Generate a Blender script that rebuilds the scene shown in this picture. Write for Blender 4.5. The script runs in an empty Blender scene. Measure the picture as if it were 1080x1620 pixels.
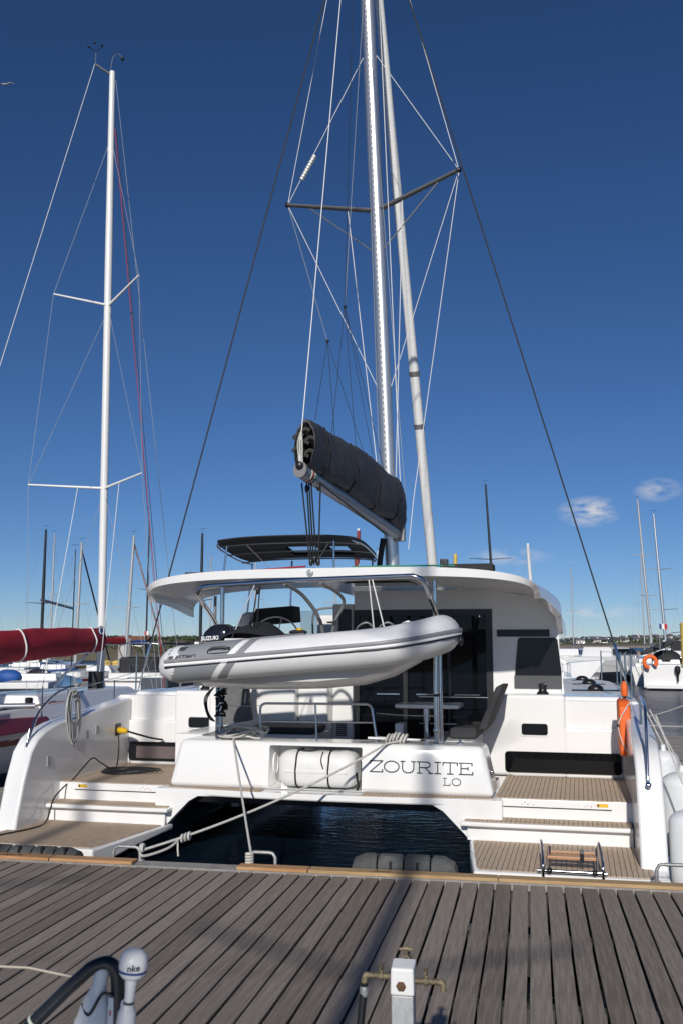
import bpy, bmesh, math, random
from mathutils import Vector, Matrix
random.seed(7)
R = math.radians
S = bpy.context.scene
COL = S.collection

# ------------------------------------------------------------------ camera, sky, sun, exposure
cam = bpy.data.cameras.new('camera'); camo = bpy.data.objects.new('camera', cam); COL.objects.link(camo)
camo.location = (1.909, -9.799, 2.70)
camo.rotation_euler = (R(90 + 7.817), 0, R(11.03))
cam.sensor_fit = 'VERTICAL'; cam.sensor_height = 36; cam.sensor_width = 24
cam.lens = 36 * 1515 / 1620
cam.clip_start = .1; cam.clip_end = 6000
cam.dof.use_dof = True; cam.dof.focus_distance = 12.5; cam.dof.aperture_fstop = 6.3
S.camera = camo
SUN_AZ, SUN_EL = -1.0, 25.5           # the light travels almost straight along +Y
sd = bpy.data.lights.new('sun', 'SUN'); so = bpy.data.objects.new('sun', sd); COL.objects.link(so)
sd.energy = 3.75; sd.angle = R(.9); sd.color = (1, .95, .88)
dvec = Vector((math.sin(R(SUN_AZ)) * math.cos(R(SUN_EL)), math.cos(R(SUN_AZ)) * math.cos(R(SUN_EL)), -math.sin(R(SUN_EL))))
so.rotation_euler = dvec.to_track_quat('-Z', 'Y').to_euler(); so.location = (0, -30, 30)
W_ = bpy.data.worlds.new('World'); S.world = W_; W_.use_nodes = True
S.view_settings.view_transform = 'Standard'; S.view_settings.look = 'None'
S.view_settings.exposure = 0.0; S.view_settings.gamma = 1

def world():
    nt = W_.node_tree; n = nt.nodes; l = nt.links; n.clear()
    out = n.new('ShaderNodeOutputWorld'); bg = n.new('ShaderNodeBackground'); sky = n.new('ShaderNodeTexSky')
    sky.sky_type = 'NISHITA'; sky.sun_disc = False
    sky.sun_elevation = R(SUN_EL)
    sky.sun_rotation = math.atan2(-dvec.x, -dvec.y)
    sky.air_density = .7; sky.dust_density = .0; sky.ozone_density = 5.0; sky.altitude = 100
    bg.inputs[1].default_value = .062
    # a few small fair-weather clouds low above the far shore
    tc = n.new('ShaderNodeTexCoord'); nz = n.new('ShaderNodeTexNoise'); nz.inputs['Scale'].default_value = 42; nz.inputs['Detail'].default_value = 10
    mp = n.new('ShaderNodeMapping'); mp.inputs['Scale'].default_value = (1, 1, 2.6)
    l.new(tc.outputs['Generated'], mp.inputs[0]); l.new(mp.outputs[0], nz.inputs[0])
    total = None
    # direction (x,y,z), half width, half height, strength
    for (dx, dy, dz, hw, hh, st) in CLOUDS:
        vm = n.new('ShaderNodeVectorMath'); vm.operation = 'SUBTRACT'; vm.inputs[1].default_value = (dx, dy, dz)
        l.new(tc.outputs['Generated'], vm.inputs[0])
        v2 = n.new('ShaderNodeVectorMath'); v2.operation = 'MULTIPLY'; v2.inputs[1].default_value = (1 / hw, 1 / hw, 1 / hh)
        l.new(vm.outputs[0], v2.inputs[0])
        ln = n.new('ShaderNodeVectorMath'); ln.operation = 'LENGTH'; l.new(v2.outputs[0], ln.inputs[0])
        mr = n.new('ShaderNodeMapRange'); mr.inputs[1].default_value = 1.0; mr.inputs[2].default_value = 0.0
        mr.inputs[3].default_value = 0; mr.inputs[4].default_value = st * 1.2
        l.new(ln.outputs['Value'], mr.inputs[0])
        if total is None: total = mr.outputs[0]
        else:
            ad = n.new('ShaderNodeMath'); ad.operation = 'MAXIMUM'; l.new(total, ad.inputs[0]); l.new(mr.outputs[0], ad.inputs[1]); total = ad.outputs[0]
    mul = n.new('ShaderNodeMath'); mul.operation = 'MULTIPLY'; l.new(total, mul.inputs[0])
    mr2 = n.new('ShaderNodeMapRange'); mr2.inputs[1].default_value = .38; mr2.inputs[2].default_value = .58
    l.new(nz.outputs[0], mr2.inputs[0]); l.new(mr2.outputs[0], mul.inputs[1])
    mix = n.new('ShaderNodeMixRGB'); mix.inputs[2].default_value = (11.5, 11.2, 11.2, 1)
    hsv = n.new('ShaderNodeHueSaturation'); hsv.inputs['Saturation'].default_value = 1.08
    tn = n.new('ShaderNodeMixRGB'); tn.blend_type = 'MULTIPLY'; tn.inputs[0].default_value = 1; tn.inputs[2].default_value = (.95, .96, 1.05, 1)
    l.new(sky.outputs[0], tn.inputs[1]); l.new(tn.outputs[0], hsv.inputs['Color'])
    l.new(mul.outputs[0], mix.inputs[0]); l.new(hsv.outputs[0], mix.inputs[1])
    l.new(mix.outputs[0], bg.inputs[0]); l.new(bg.outputs[0], out.inputs[0])
# directions of the clouds in the sky (unit vectors)
CLOUDS = [(.062, .989, .132, .034, .017, .8), (.128, .98, .151, .026, .013, .55), (-.02, .996, .088, .05, .010, .4),
          (.067, .997, .031, .05, .007, .4), (.5, .85, .15, .05, .02, .6), (-.75, .64, .12, .05, .012, .5), (.85, .5, .12, .06, .02, .6)]
world()

# ------------------------------------------------------------------ materials
MATS = {}
def mat(name, col, rough=.5, metal=0., var=0., vscale=6., bump=0., bscale=40., spec=.5, stretch=None, col2=None, coat=0., coord='Object', trans=0., alpha=1., wear=0., specks=None, orand=.25):
    if name in MATS: return MATS[name]
    m = bpy.data.materials.new(name); m.use_nodes = True; nt = m.node_tree; n = nt.nodes; l = nt.links
    b = n['Principled BSDF']
    b.inputs['Base Color'].default_value = (*col, 1); b.inputs['Roughness'].default_value = rough; b.inputs['Metallic'].default_value = metal
    b.inputs['Specular IOR Level'].default_value = spec; b.inputs['Coat Weight'].default_value = coat
    b.inputs['Transmission Weight'].default_value = trans; b.inputs['Alpha'].default_value = alpha
    if var > 0 or bump > 0 or col2:
        tc = n.new('ShaderNodeTexCoord'); mp = n.new('ShaderNodeMapping'); l.new(tc.outputs[coord], mp.inputs[0])
        if stretch: mp.inputs['Scale'].default_value = stretch
    if var > 0 or col2:
        nz = n.new('ShaderNodeTexNoise'); nz.inputs['Scale'].default_value = vscale; nz.inputs['Detail'].default_value = 6; nz.inputs['Roughness'].default_value = .62
        l.new(mp.outputs[0], nz.inputs[0])
        cr = n.new('ShaderNodeValToRGB'); cr.color_ramp.elements[0].position = .3; cr.color_ramp.elements[1].position = .7
        c2 = col2 or tuple(min(1, c * (1 + var)) for c in col); c1 = col if col2 else tuple(c * (1 - var) for c in col)
        cr.color_ramp.elements[0].color = (*c1, 1); cr.color_ramp.elements[1].color = (*c2, 1)
        oi = n.new('ShaderNodeObjectInfo'); ad = n.new('ShaderNodeMath'); ad.operation = 'MULTIPLY_ADD'
        ad.inputs[1].default_value = orand; l.new(oi.outputs['Random'], ad.inputs[0])
        l.new(nz.outputs[0], ad.inputs[2])
        sb = n.new('ShaderNodeMath'); sb.operation = 'SUBTRACT'; sb.inputs[1].default_value = orand / 2; l.new(ad.outputs[0], sb.inputs[0])
        l.new(sb.outputs[0], cr.inputs[0]); res = cr.outputs[0]
        if specks:
            sn = n.new('ShaderNodeTexNoise'); sn.inputs['Scale'].default_value = specks[0]; sn.inputs['Detail'].default_value = 1.5; l.new(tc.outputs['Object'], sn.inputs[0])
            sm = n.new('ShaderNodeMapRange'); sm.inputs[1].default_value = specks[1]; sm.inputs[2].default_value = specks[1] + .03; l.new(sn.outputs[0], sm.inputs[0])
            mx = n.new('ShaderNodeMixRGB'); mx.inputs[2].default_value = (*specks[2], 1); l.new(sm.outputs[0], mx.inputs[0]); l.new(res, mx.inputs[1]); res = mx.outputs[0]
        l.new(res, b.inputs['Base Color'])
        if wear > 0:
            wn_ = n.new('ShaderNodeTexNoise'); wn_.inputs['Scale'].default_value = 2; wn_.inputs['Detail'].default_value = 4; l.new(mp.outputs[0], wn_.inputs[0])
            wr = n.new('ShaderNodeMapRange'); wr.inputs[1].default_value = .4; wr.inputs[2].default_value = .7; wr.inputs[3].default_value = rough; wr.inputs[4].default_value = rough + wear
            l.new(wn_.outputs[0], wr.inputs[0]); l.new(wr.outputs[0], b.inputs['Roughness'])
    if bump > 0:
        nb = n.new('ShaderNodeTexNoise'); nb.inputs['Scale'].default_value = bscale; nb.inputs['Detail'].default_value = 5
        l.new(mp.outputs[0], nb.inputs[0])
        bp = n.new('ShaderNodeBump'); bp.inputs['Strength'].default_value = bump; bp.inputs['Distance'].default_value = .02
        l.new(nb.outputs[0], bp.inputs['Height']); l.new(bp.outputs[0], b.inputs['Normal'])
    MATS[name] = m; return m
gel = mat('gelcoat', (.785, .785, .775), .17, col2=(.81, .81, .80), vscale=1.3, stretch=(1.3, 1.3, .6), coat=.25, wear=.06)
gel2 = mat('gelcoat_matt', (.74, .74, .73), .45, var=.05, vscale=2, bump=.05, bscale=300)
teak = mat('teak', (.40, .295, .205), .7, col2=(.58, .46, .34), vscale=9, stretch=(8, .7, 8), bump=.15, bscale=60)
teakx = mat('teak_across', (.30, .235, .185), .7, col2=(.42, .345, .285), vscale=9, stretch=(.7, 8, 8), bump=.15, bscale=60)
caulk = mat('caulk', (.012, .012, .012), .7)
glass = mat('dark_glass', (.004, .0045, .006), .03, spec=.22)
tint = mat('tinted_panel', (.012, .013, .016), .10, spec=.3)
steel = mat('stainless', (.62, .62, .63), .14, 1.)
alu = mat('mast_aluminium', (.66, .67, .68), .33, .85)
alu_w = mat('mast_white_paint', (.74, .74, .73), .35)
alu_d = mat('spreader_grey', (.20, .20, .20), .45, .3)
canvas = mat('black_canvas', (.013, .014, .017), .75, var=.3, vscale=8, bump=.3, bscale=14)
bagm = mat('grey_sailbag_cloth', (.045, .047, .055), .7, var=.25, vscale=5, bump=.6, bscale=9)
boom_m = mat('boom_grey', (.30, .31, .33), .4, .4)
cush = mat('charcoal_cushion', (.035, .036, .04), .85, var=.2, vscale=10, bump=.2, bscale=30)
cushg = mat('grey_cushion', (.12, .12, .12), .85, var=.15, vscale=10, bump=.2, bscale=30)
ropew = mat('white_rope', (.62, .61, .57), .85, var=.25, vscale=60, bump=.8, bscale=160)
ropeb = mat('black_rope', (.012, .012, .013), .8, bump=.5, bscale=200)
wire = mat('wire_light', (.55, .56, .57), .35, .6)
wired = mat('wire_dark', (.03, .032, .036), .5)
wirew = mat('white_line', (.75, .75, .74), .6)
ropered = mat('red_line', (.35, .03, .04), .7)
ropegrn = mat('green_line', (.03, .2, .12), .7)
hyl = mat('tube_light_grey', (.70, .705, .71), .42, var=.04, vscale=3)
hyd = mat('tube_mid_grey', (.25, .265, .285), .42, var=.05, vscale=3)
hystripe = mat('stripe_grey', (.23, .23, .25), .45)
hullw = mat('dinghy_hull_white', (.78, .77, .75), .3, var=.05, vscale=4)
blackp = mat('black_plastic', (.014, .014, .016), .35)
blackg = mat('outboard_black', (.012, .013, .018), .12, coat=.5)
letw = mat('white_lettering', (.78, .78, .78), .5)
letd = mat('dark_lettering', (.015, .017, .03), .5)
letr = mat('red_lettering', (.5, .02, .03), .5)
orange = mat('orange_cover', (.78, .13, .015), .6, var=.08, vscale=8, bump=.2, bscale=20)
redc = mat('red_canvas', (.30, .010, .018), .75, var=.3, vscale=3, bump=.5, bscale=5)
redp = mat('red_paint', (.24, .012, .02), .3)
navy = mat('dark_hull_and_tunnel_shade', (.02, .026, .036), .16, var=.3, vscale=2, coat=.3)  # hull paint, also the painted-in shade of the catamaran's tunnel
greyh = mat('grey_hull_paint', (.09, .105, .125), .22, coat=.3)
bluep = mat('blue_cover', (.02, .09, .34), .6, var=.2, vscale=4)
wood = mat('dock_wood', (.185, .150, .120), .85, col2=(.36, .305, .255), vscale=5, stretch=(10, .5, 10), bump=.5, bscale=45, specks=(38, .735, (.42, .40, .37)), orand=.30)
woodp = mat('edge_timber_yellow', (.36, .22, .10), .75, col2=(.52, .36, .19), vscale=4, stretch=(.6, 6, 6), bump=.3, bscale=60)
woodo = mat('edge_timber_orange', (.36, .16, .055), .75, col2=(.50, .30, .15), vscale=3, stretch=(.7, 5, 5), bump=.3, bscale=60)
edgeg = mat('edge_aluminium', (.28, .27, .25), .5, .35, var=.3, vscale=9, bump=.2, bscale=60)
galv = mat('galvanised', (.36, .37, .37), .5, .6, var=.25, vscale=25, bump=.25, bscale=90)
rubber = mat('grey_rubber', (.075, .078, .078), .75, var=.3, vscale=14, bump=.4, bscale=50)
postm = mat('post_galvanised', (.46, .47, .48), .55, .35, var=.15, vscale=22, stretch=(1, 1, .4), bump=.15, bscale=90)
whitep = mat('white_paint', (.76, .76, .75), .4, var=.04, vscale=8)
brass = mat('aged_brass', (.20, .165, .10), .6, .35, var=.35, vscale=60, bump=.3, bscale=120)
rust = mat('rusty_bolt', (.13, .07, .04), .8, .2, var=.4, vscale=90)
conc = mat('pile_concrete', (.42, .40, .34), .85, var=.2, vscale=1.5, stretch=(2, 2, .4), bump=.3, bscale=12)
yel = mat('yellow_paint', (.60, .42, .10), .6, var=.2, vscale=4)
yelp = mat('yellow_plug', (.70, .42, .015), .4)
stick = mat('yellow_sticker', (.75, .47, .03), .5)
fendw = mat('white_fender', (.72, .74, .75), .35, var=.05, vscale=4)
canis = mat('raft_canister', (.76, .76, .75), .35, var=.05, vscale=5)
clear = mat('clear_window', (.55, .62, .7), .1, alpha=.22)
curt = mat('interior_curtain', (.13, .10, .105), .8, var=.2, vscale=20, stretch=(6, 1, 1))
skinw = mat('varnished_wood', (.42, .22, .11), .35, var=.2, vscale=12, stretch=(1, 8, 8))
chrom = mat('badge_grey', (.2, .21, .24), .3, .5)
blueb = mat('badge_blue', (.03, .06, .2), .5)

# ------------------------------------------------------------------ mesh builder
BASE = {}
FR = {'W': (Vector((0, 0, 0)), 0.0)}
BO = Vector((-.74, .5, 0)); BYAW = R(-2.7)
def toW(p):
    c, s = math.cos(BYAW), math.sin(BYAW)
    return Vector((BO.x + c * p[0] - s * p[1], BO.y + s * p[0] + c * p[1], p[2]))
def tag(o, label=None, cat=None, group=None, kind=None):
    if label: o['label'] = label
    if cat: o['category'] = cat
    if group: o['group'] = group
    if kind: o['kind'] = kind
    return o
def thing(name, label, cat, base=(0, 0, 0), frame='W', group=None):
    o = bpy.data.objects.new(name, None); COL.objects.link(o); o.empty_display_size = .2
    if frame == 'B': o.location = toW(base); o.rotation_euler = (0, 0, BYAW)
    else: o.location = base
    BASE[o.name] = Vector(base)
    return tag(o, label, cat, group)
def root(o):
    while o.parent: o = o.parent
    return o
class MB:
    def __init__(s): s.v = []; s.f = []
    def add(s, vs, fs):
        k = len(s.v); s.v += [tuple(v) for v in vs]; s.f += [tuple(i + k for i in f) for f in fs]; return s
    def box(s, x0, x1, y0, y1, z0, z1):
        return s.add([(x0, y0, z0), (x1, y0, z0), (x1, y1, z0), (x0, y1, z0), (x0, y0, z1), (x1, y0, z1), (x1, y1, z1), (x0, y1, z1)],
                     [(0, 3, 2, 1), (4, 5, 6, 7), (0, 1, 5, 4), (1, 2, 6, 5), (2, 3, 7, 6), (3, 0, 4, 7)])
    def hexa(s, b, t):      # 4 bottom points, 4 top points (same winding, ccw from above)
        return s.add(list(b) + list(t), [(0, 3, 2, 1), (4, 5, 6, 7), (0, 1, 5, 4), (1, 2, 6, 5), (2, 3, 7, 6), (3, 0, 4, 7)])
    def bar(s, a, b, w, h, upv=(0, 0, 1)):
        a = Vector(a); b = Vector(b); d = (b - a).normalized(); r = d.cross(Vector(upv))
        if r.length < 1e-4: r = d.cross(Vector((0, 1, 0)))
        r.normalize(); u = r.cross(d); r *= w / 2; u *= h / 2
        return s.hexa([a - r - u, a + r - u, b + r - u, b - r - u], [a - r + u, a + r + u, b + r + u, b - r + u])
    def prism(s, poly, axis, a, b):
        n = len(poly)
        def P(p, t): return {'x': (t, p[0], p[1]), 'y': (p[0], t, p[1]), 'z': (p[0], p[1], t)}[axis]
        return s.add([P(p, a) for p in poly] + [P(p, b) for p in poly],
                     [tuple(range(n - 1, -1, -1)), tuple(range(n, 2 * n))] + [(i, (i + 1) % n, n + (i + 1) % n, n + i) for i in range(n)])
    def loft(s, rings, closed=True, cap=True):
        n = len(rings[0]); fs = []
        m = n if closed else n - 1
        for j in range(len(rings) - 1):
            for i in range(m):
                fs.append((j * n + i, j * n + (i + 1) % n, (j + 1) * n + (i + 1) % n, (j + 1) * n + i))
        if cap and closed:
            fs.append(tuple(range(n - 1, -1, -1))); fs.append(tuple(range((len(rings) - 1) * n, len(rings) * n)))
        return s.add([p for r in rings for p in r], fs)
    def tube(s, pts, r, n=8, cap=True, sx=1.0):
        pts = [Vector(p) for p in pts]; rs = r if isinstance(r, (list, tuple)) else [r] * len(pts)
        rings = []; prev = None
        for i, p in enumerate(pts):
            d = (pts[min(i + 1, len(pts) - 1)] - pts[max(i - 1, 0)])
            if d.length < 1e-9: d = Vector((0, 0, 1))
            d.normalize()
            if prev is None:
                a = Vector((0, 0, 1)) if abs(d.z) < .9 else Vector((1, 0, 0))
                u = d.cross(a).normalized()
            else:
                u = prev - d * prev.dot(d)
                u = u.normalized() if u.length > 1e-6 else d.orthogonal().normalized()
            prev = u; w = d.cross(u)
            rings.append([p + (u * math.cos(2 * math.pi * k / n) * sx + w * math.sin(2 * math.pi * k / n)) * rs[i] for k in range(n)])
        return s.loft(rings, True, cap)
    def lathe(s, prof, c=(0, 0, 0), n=20, axis=(0, 0, 1)):     # prof: (radius, height)
        q = Vector((0, 0, 1)).rotation_difference(Vector(axis).normalized()); c = Vector(c)
        rings = [[c + q @ Vector((max(r, 1e-4) * math.cos(2 * math.pi * k / n), max(r, 1e-4) * math.sin(2 * math.pi * k / n), h)) for k in range(n)] for r, h in prof]
        return s.loft(rings, True, True)
    def ring(s, c, rad, r, axis=(0, 0, 1), n=28, m=8, sq=1.0):
        q = Vector((0, 0, 1)).rotation_difference(Vector(axis).normalized()); c = Vector(c); k0 = len(s.v)
        for i in range(n):
            a = 2 * math.pi * i / n
            for j in range(m):
                b = 2 * math.pi * j / m
                s.v.append(tuple(c + q @ Vector(((rad + r * math.cos(b)) * math.cos(a), (rad + r * math.cos(b)) * math.sin(a) * sq, r * math.sin(b)))))
        for i in range(n):
            for j in range(m):
                s.f.append((k0 + i * m + j, k0 + ((i + 1) % n) * m + j, k0 + ((i + 1) % n) * m + (j + 1) % m, k0 + i * m + (j + 1) % m))
        return s
    def ball(s, c, r, sc=(1, 1, 1), n=14, m=9):
        rings = []
        for j in range(1, m):
            t = math.pi * j / m
            rings.append([(c[0] + r * sc[0] * math.sin(t) * math.cos(2 * math.pi * k / n), c[1] + r * sc[1] * math.sin(t) * math.sin(2 * math.pi * k / n), c[2] - r * sc[2] * math.cos(t)) for k in range(n)])
        return s.loft(rings, True, True)
    def build(s, name, mt, parent=None, smooth=35, bevel=0., seg=2, org=None):
        me = bpy.data.meshes.new(name)
        b = org if org is not None else (BASE.get(root(parent).name, Vector((0, 0, 0))) if parent else Vector((0, 0, 0)))
        me.from_pydata([(v[0] - b[0], v[1] - b[1], v[2] - b[2]) for v in s.v], [], s.f)
        bm = bmesh.new(); bm.from_mesh(me); bmesh.ops.recalc_face_normals(bm, faces=bm.faces)
        if bevel > 0:
            bmesh.ops.remove_doubles(bm, verts=bm.verts, dist=1e-5)
            ed = [e for e in bm.edges if len(e.link_faces) == 2 and e.calc_face_angle(0) > R(28)]
            bmesh.ops.bevel(bm, geom=ed, offset=bevel, segments=seg, affect='EDGES', profile=.5, clamp_overlap=True)
        bm.to_mesh(me); bm.free(); me.update()
        if smooth: me.shade_smooth(); me.set_sharp_from_angle(angle=R(smooth))
        me.materials.append(mt)
        o = bpy.data.objects.new(name, me); COL.objects.link(o)
        if parent: o.parent = parent
        if bevel > 0 and smooth:
            wn = o.modifiers.new('weighted_normals', 'WEIGHTED_NORMAL'); wn.keep_sharp = True; wn.weight = 80
        return o
def copy_tree(o, parent=None):
    c = o.copy(); COL.objects.link(c); c.parent = parent
    for ch in list(o.children): copy_tree(ch, c)
    return c
def text_pts(body, size, mt, name, parent, fn, shear=0., ext=0., align='LEFT', spacing=1.0):
    cu = bpy.data.curves.new(name, 'FONT'); cu.body = body; cu.size = size; cu.shear = shear; cu.align_x = align; cu.space_character = spacing
    cu.offset = ext; cu.resolution_u = 3
    o = bpy.data.objects.new(name, cu); COL.objects.link(o)
    dg = bpy.context.evaluated_depsgraph_get(); me = bpy.data.meshes.new_from_object(o.evaluated_get(dg))
    bpy.data.objects.remove(o); bpy.data.curves.remove(cu)
    b = BASE.get(root(parent).name, Vector((0, 0, 0)))
    bm = bmesh.new(); bm.from_mesh(me); bmesh.ops.triangulate(bm, faces=bm.faces)
    for v in bm.verts: v.co = Vector(fn(v.co.x, v.co.y)) - b
    bm.to_mesh(me); bm.free(); me.materials.clear(); me.materials.append(mt); me.name = name
    ob = bpy.data.objects.new(name, me); COL.objects.link(ob); ob.parent = parent
    return ob
def arc(c, r, a0, a1, n, plane='xz'):
    o = []
    for i in range(n + 1):
        a = R(a0 + (a1 - a0) * i / n); x, y = r * math.cos(a), r * math.sin(a)
        o.append({'xz': (c[0] + x, c[1], c[2] + y), 'xy': (c[0] + x, c[1] + y, c[2]), 'yz': (c[0], c[1] + x, c[2] + y)}[plane])
    return o
def sag(a, b, d, n=14):
    a = Vector(a); b = Vector(b)
    return [a.lerp(b, i / n) - Vector((0, 0, d * 4 * (i / n) * (1 - i / n))) for i in range(n + 1)]
def smoothpath(pts, n=6):
    P = [Vector(p) for p in pts]; out = []
    for i in range(len(P) - 1):
        p0 = P[max(i - 1, 0)]; p1 = P[i]; p2 = P[i + 1]; p3 = P[min(i + 2, len(P) - 1)]
        for k in range(n):
            t = k / n
            out.append(.5 * ((2 * p1) + (-p0 + p2) * t + (2 * p0 - 5 * p1 + 4 * p2 - p3) * t * t + (-p0 + 3 * p1 - 3 * p2 + p3) * t ** 3))
    out.append(P[-1]); return out
# ------------------------------------------------------------------ setting: water, land, dock
def water_mat():
    m = bpy.data.materials.new('harbour_water'); m.use_nodes = True; nt = m.node_tree; n = nt.nodes; l = nt.links
    b = n['Principled BSDF']; b.inputs['Base Color'].default_value = (.004, .010, .020, 1); b.inputs['Roughness'].default_value = .05; b.inputs['Specular IOR Level'].default_value = .32
    b.inputs['IOR'].default_value = 1.33
    tc = n.new('ShaderNodeTexCoord'); mp = n.new('ShaderNodeMapping'); mp.inputs['Scale'].default_value = (.8, 1.5, 1); mp.inputs['Rotation'].default_value = (0, 0, R(8))
    l.new(tc.outputs['Object'], mp.inputs[0])
    n1 = n.new('ShaderNodeTexNoise'); n1.inputs['Scale'].default_value = 4.2; n1.inputs['Detail'].default_value = 5
    n2 = n.new('ShaderNodeTexNoise'); n2.inputs['Scale'].default_value = .5; n2.inputs['Detail'].default_value = 3
    l.new(mp.outputs[0], n1.inputs[0]); l.new(mp.outputs[0], n2.inputs[0])
    ad = n.new('ShaderNodeMath'); ad.operation = 'MULTIPLY_ADD'; ad.inputs[1].default_value = 1.6
    l.new(n2.outputs[0], ad.inputs[0]); l.new(n1.outputs[0], ad.inputs[2])
    bp = n.new('ShaderNodeBump'); bp.inputs['Strength'].default_value = .8
    # sheltered water between the berths is calm, the open basin is ruffled by the wind
    sx = n.new('ShaderNodeSeparateXYZ'); l.new(tc.outputs['Object'], sx.inputs[0])
    mr = n.new('ShaderNodeMapRange'); mr.inputs[1].default_value = 9; mr.inputs[2].default_value = 22; mr.inputs[3].default_value = .011; mr.inputs[4].default_value = .22
    l.new(sx.outputs['Y'], mr.inputs[0]); l.new(mr.outputs[0], bp.inputs['Distance'])
    mr3 = n.new('ShaderNodeMapRange'); mr3.inputs[1].default_value = 9; mr3.inputs[2].default_value = 30; mr3.inputs[3].default_value = .04; mr3.inputs[4].default_value = .22
    l.new(sx.outputs['Y'], mr3.inputs[0]); l.new(mr3.outputs[0], b.inputs['Roughness'])
    l.new(ad.outputs[0], bp.inputs['Height']); l.new(bp.outputs[0], b.inputs['Normal'])
    return m
wm = water_mat()
tag(MB().add([(-2500, -300, 0), (2500, -300, 0), (2500, 4000, 0), (-2500, 4000, 0)], [(0, 1, 2, 3)]).build('water', wm, smooth=0), kind='structure')
landm = mat('shore_grass', (.06, .075, .035), .95, col2=(.16, .13, .08), vscale=.02)
sandm = mat('shore_rock', (.32, .25, .19), .9, var=.25, vscale=.05)
leafm = mat('far_foliage', (.028, .045, .018), .9, col2=(.06, .085, .03), vscale=.06)
def hland(x, y):
    return 1.0 + 2.2 * max(0, min(1, (y - 640) / 160)) + 3.2 * math.exp(-((x + 300) / 110) ** 2) + 1.6 * math.sin(x * .021) ** 2 + 4 * math.exp(-((x - 130) / 60) ** 2) * max(0, min(1, (y - 700) / 150))
vs = []; fs = []; NX, NY = 90, 8
for j in range(NY):
    for i in range(NX):
        x = -1400 + 2800 * i / (NX - 1); y = 640 + 40 * j + 12 * math.sin(x * .02)
        vs.append((x, y, -.5 if j == 0 else hland(x, y)))
for j in range(NY - 1):
    for i in range(NX - 1): a = j * NX + i; fs.append((a, a + 1, a + NX + 1, a + NX))
tag(MB().add(vs, fs).build('shore_land', landm, smooth=60), kind='structure')
tag(MB().prism([(622, -1), (636, 1.3), (650, 1.3), (650, -1)], 'x', -1300, 1300).build('shore_rocks', sandm, smooth=0), kind='structure')
# far trees: one mass of leaf clumps
mb = MB(); rnd = random.Random(3)
for k in range(1500):
    if k < 800: x = rnd.gauss(-300, 75); y = rnd.uniform(655, 800)
    else: x = rnd.uniform(-60, 260); y = rnd.uniform(690, 830)
    z = hland(x, y); r = rnd.uniform(1.0, 2.2); h = rnd.uniform(.8, 1.5)
    for q in range(7):
        c = Vector((x + rnd.gauss(0, r * .7), y + rnd.gauss(0, r * .7), z + abs(rnd.gauss(h, h * .5))))
        u = Vector((rnd.uniform(-1, 1), rnd.uniform(-1, 1), rnd.uniform(-1, 1))).normalized(); w = u.orthogonal().normalized(); t = u.cross(w)
        e = r * rnd.uniform(.4, .8)
        mb.add([c + w * e, c + t * e, c - w * e * .9, c - t * e], [(0, 1, 2, 3)])
tag(mb.build('shore_trees', leafm, smooth=0), 'far green trees and hedges massed along the opposite shore', 'trees', kind='stuff')
vs = []; fs = []
for i in range(40):
    x = -190 + 160 * i / 39; hh = 1.9 + .6 * math.sin(i * .7) + .35 * math.sin(i * 1.9); hh *= min(1, (39 - i) / 8)
    for (yy, zz) in ((136, -.4), (138, .5), (143, hh * .7), (152, hh), (175, hh), (180, -.5)): vs.append((x, yy + 2 * math.sin(i), zz if zz < 0 else max(.1, zz)))
for i in range(39):
    for j in range(5): a = i * 6 + j; fs.append((a, a + 1, a + 7, a + 6))
tag(MB().add(vs, fs).build('shore_bank', landm, smooth=60), kind='structure')
mb = MB(); rnd = random.Random(31)
for k in range(900):
    x = rnd.uniform(-150, -36); y = rnd.uniform(141, 160); z0 = 1.0 * min(1, (-30 - x) / 30); r = rnd.uniform(.35, .8)
    for q in range(9):
        c = Vector((x + rnd.gauss(0, r * .7), y + rnd.gauss(0, r * .7), z0 + abs(rnd.gauss(.7, .5)))); u = Vector((rnd.uniform(-1, 1), rnd.uniform(-1, 1), rnd.uniform(-1, 1))).normalized(); w = u.orthogonal().normalized(); t = u.cross(w); e = r * rnd.uniform(.3, .6)
        mb.add([c + w * e, c + t * e, c - w * e * .9, c - t * e], [(0, 1, 2, 3)])
tag(mb.build('bank_bushes', mat('bank_foliage', (.035, .055, .02), .9, col2=(.085, .105, .04), vscale=.25), smooth=0), 'low green bushes covering the bank beyond the boats on the left', 'bushes', kind='stuff')
housew = mat('house_render', (.74, .72, .68), .8, var=.1, vscale=.2)
houser = mat('house_slate', (.10, .10, .12), .7, var=.2, vscale=.3)
housewin = mat('house_window', (.03, .035, .045), .2)
rnd = random.Random(11)
def house(x, y, w, d, h, yaw, label):
    z = hland(x, y) - .3
    t = thing('house', label, 'house', (x, y, z), group='white houses on the far shore')
    t.rotation_euler.z = yaw
    o = Vector((0, 0, 0))
    MB().box(-w / 2, w / 2, -d / 2, d / 2, 0, h).build('wall', housew, t, 0, org=o)
    rf = MB().prism([(-d / 2 - .25, h + .01), (0, h + d * .42), (d / 2 + .25, h + .01)], 'x', -w / 2 - .25, w / 2 + .25).build('roof', houser, t, 0, org=o)
    MB().box(w / 2 - 1.1, w / 2 - .4, -.35, .35, h + d * .2, h + d * .42 + .7).build('chimney', housew, rf, 0, org=o)
    for k in range(3): MB().box(-w * .34 + k * w * .34 - .4, -w * .34 + k * w * .34 + .4, -d / 2 - .04, -d / 2 + .05, h * .4, h * .75).build('window', housewin, t, 0, org=o)
for k in range(34):
    x = 10 + k * 4.0 + rnd.uniform(-2, 2) if k < 26 else rnd.uniform(10, 120)
    y = rnd.uniform(690, 800)
    house(x, y, rnd.uniform(4, 7), rnd.uniform(3.5, 5), rnd.uniform(1.6, 2.6), rnd.uniform(-1, 1), 'small white house with dark slate roof on the far shore')
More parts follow.
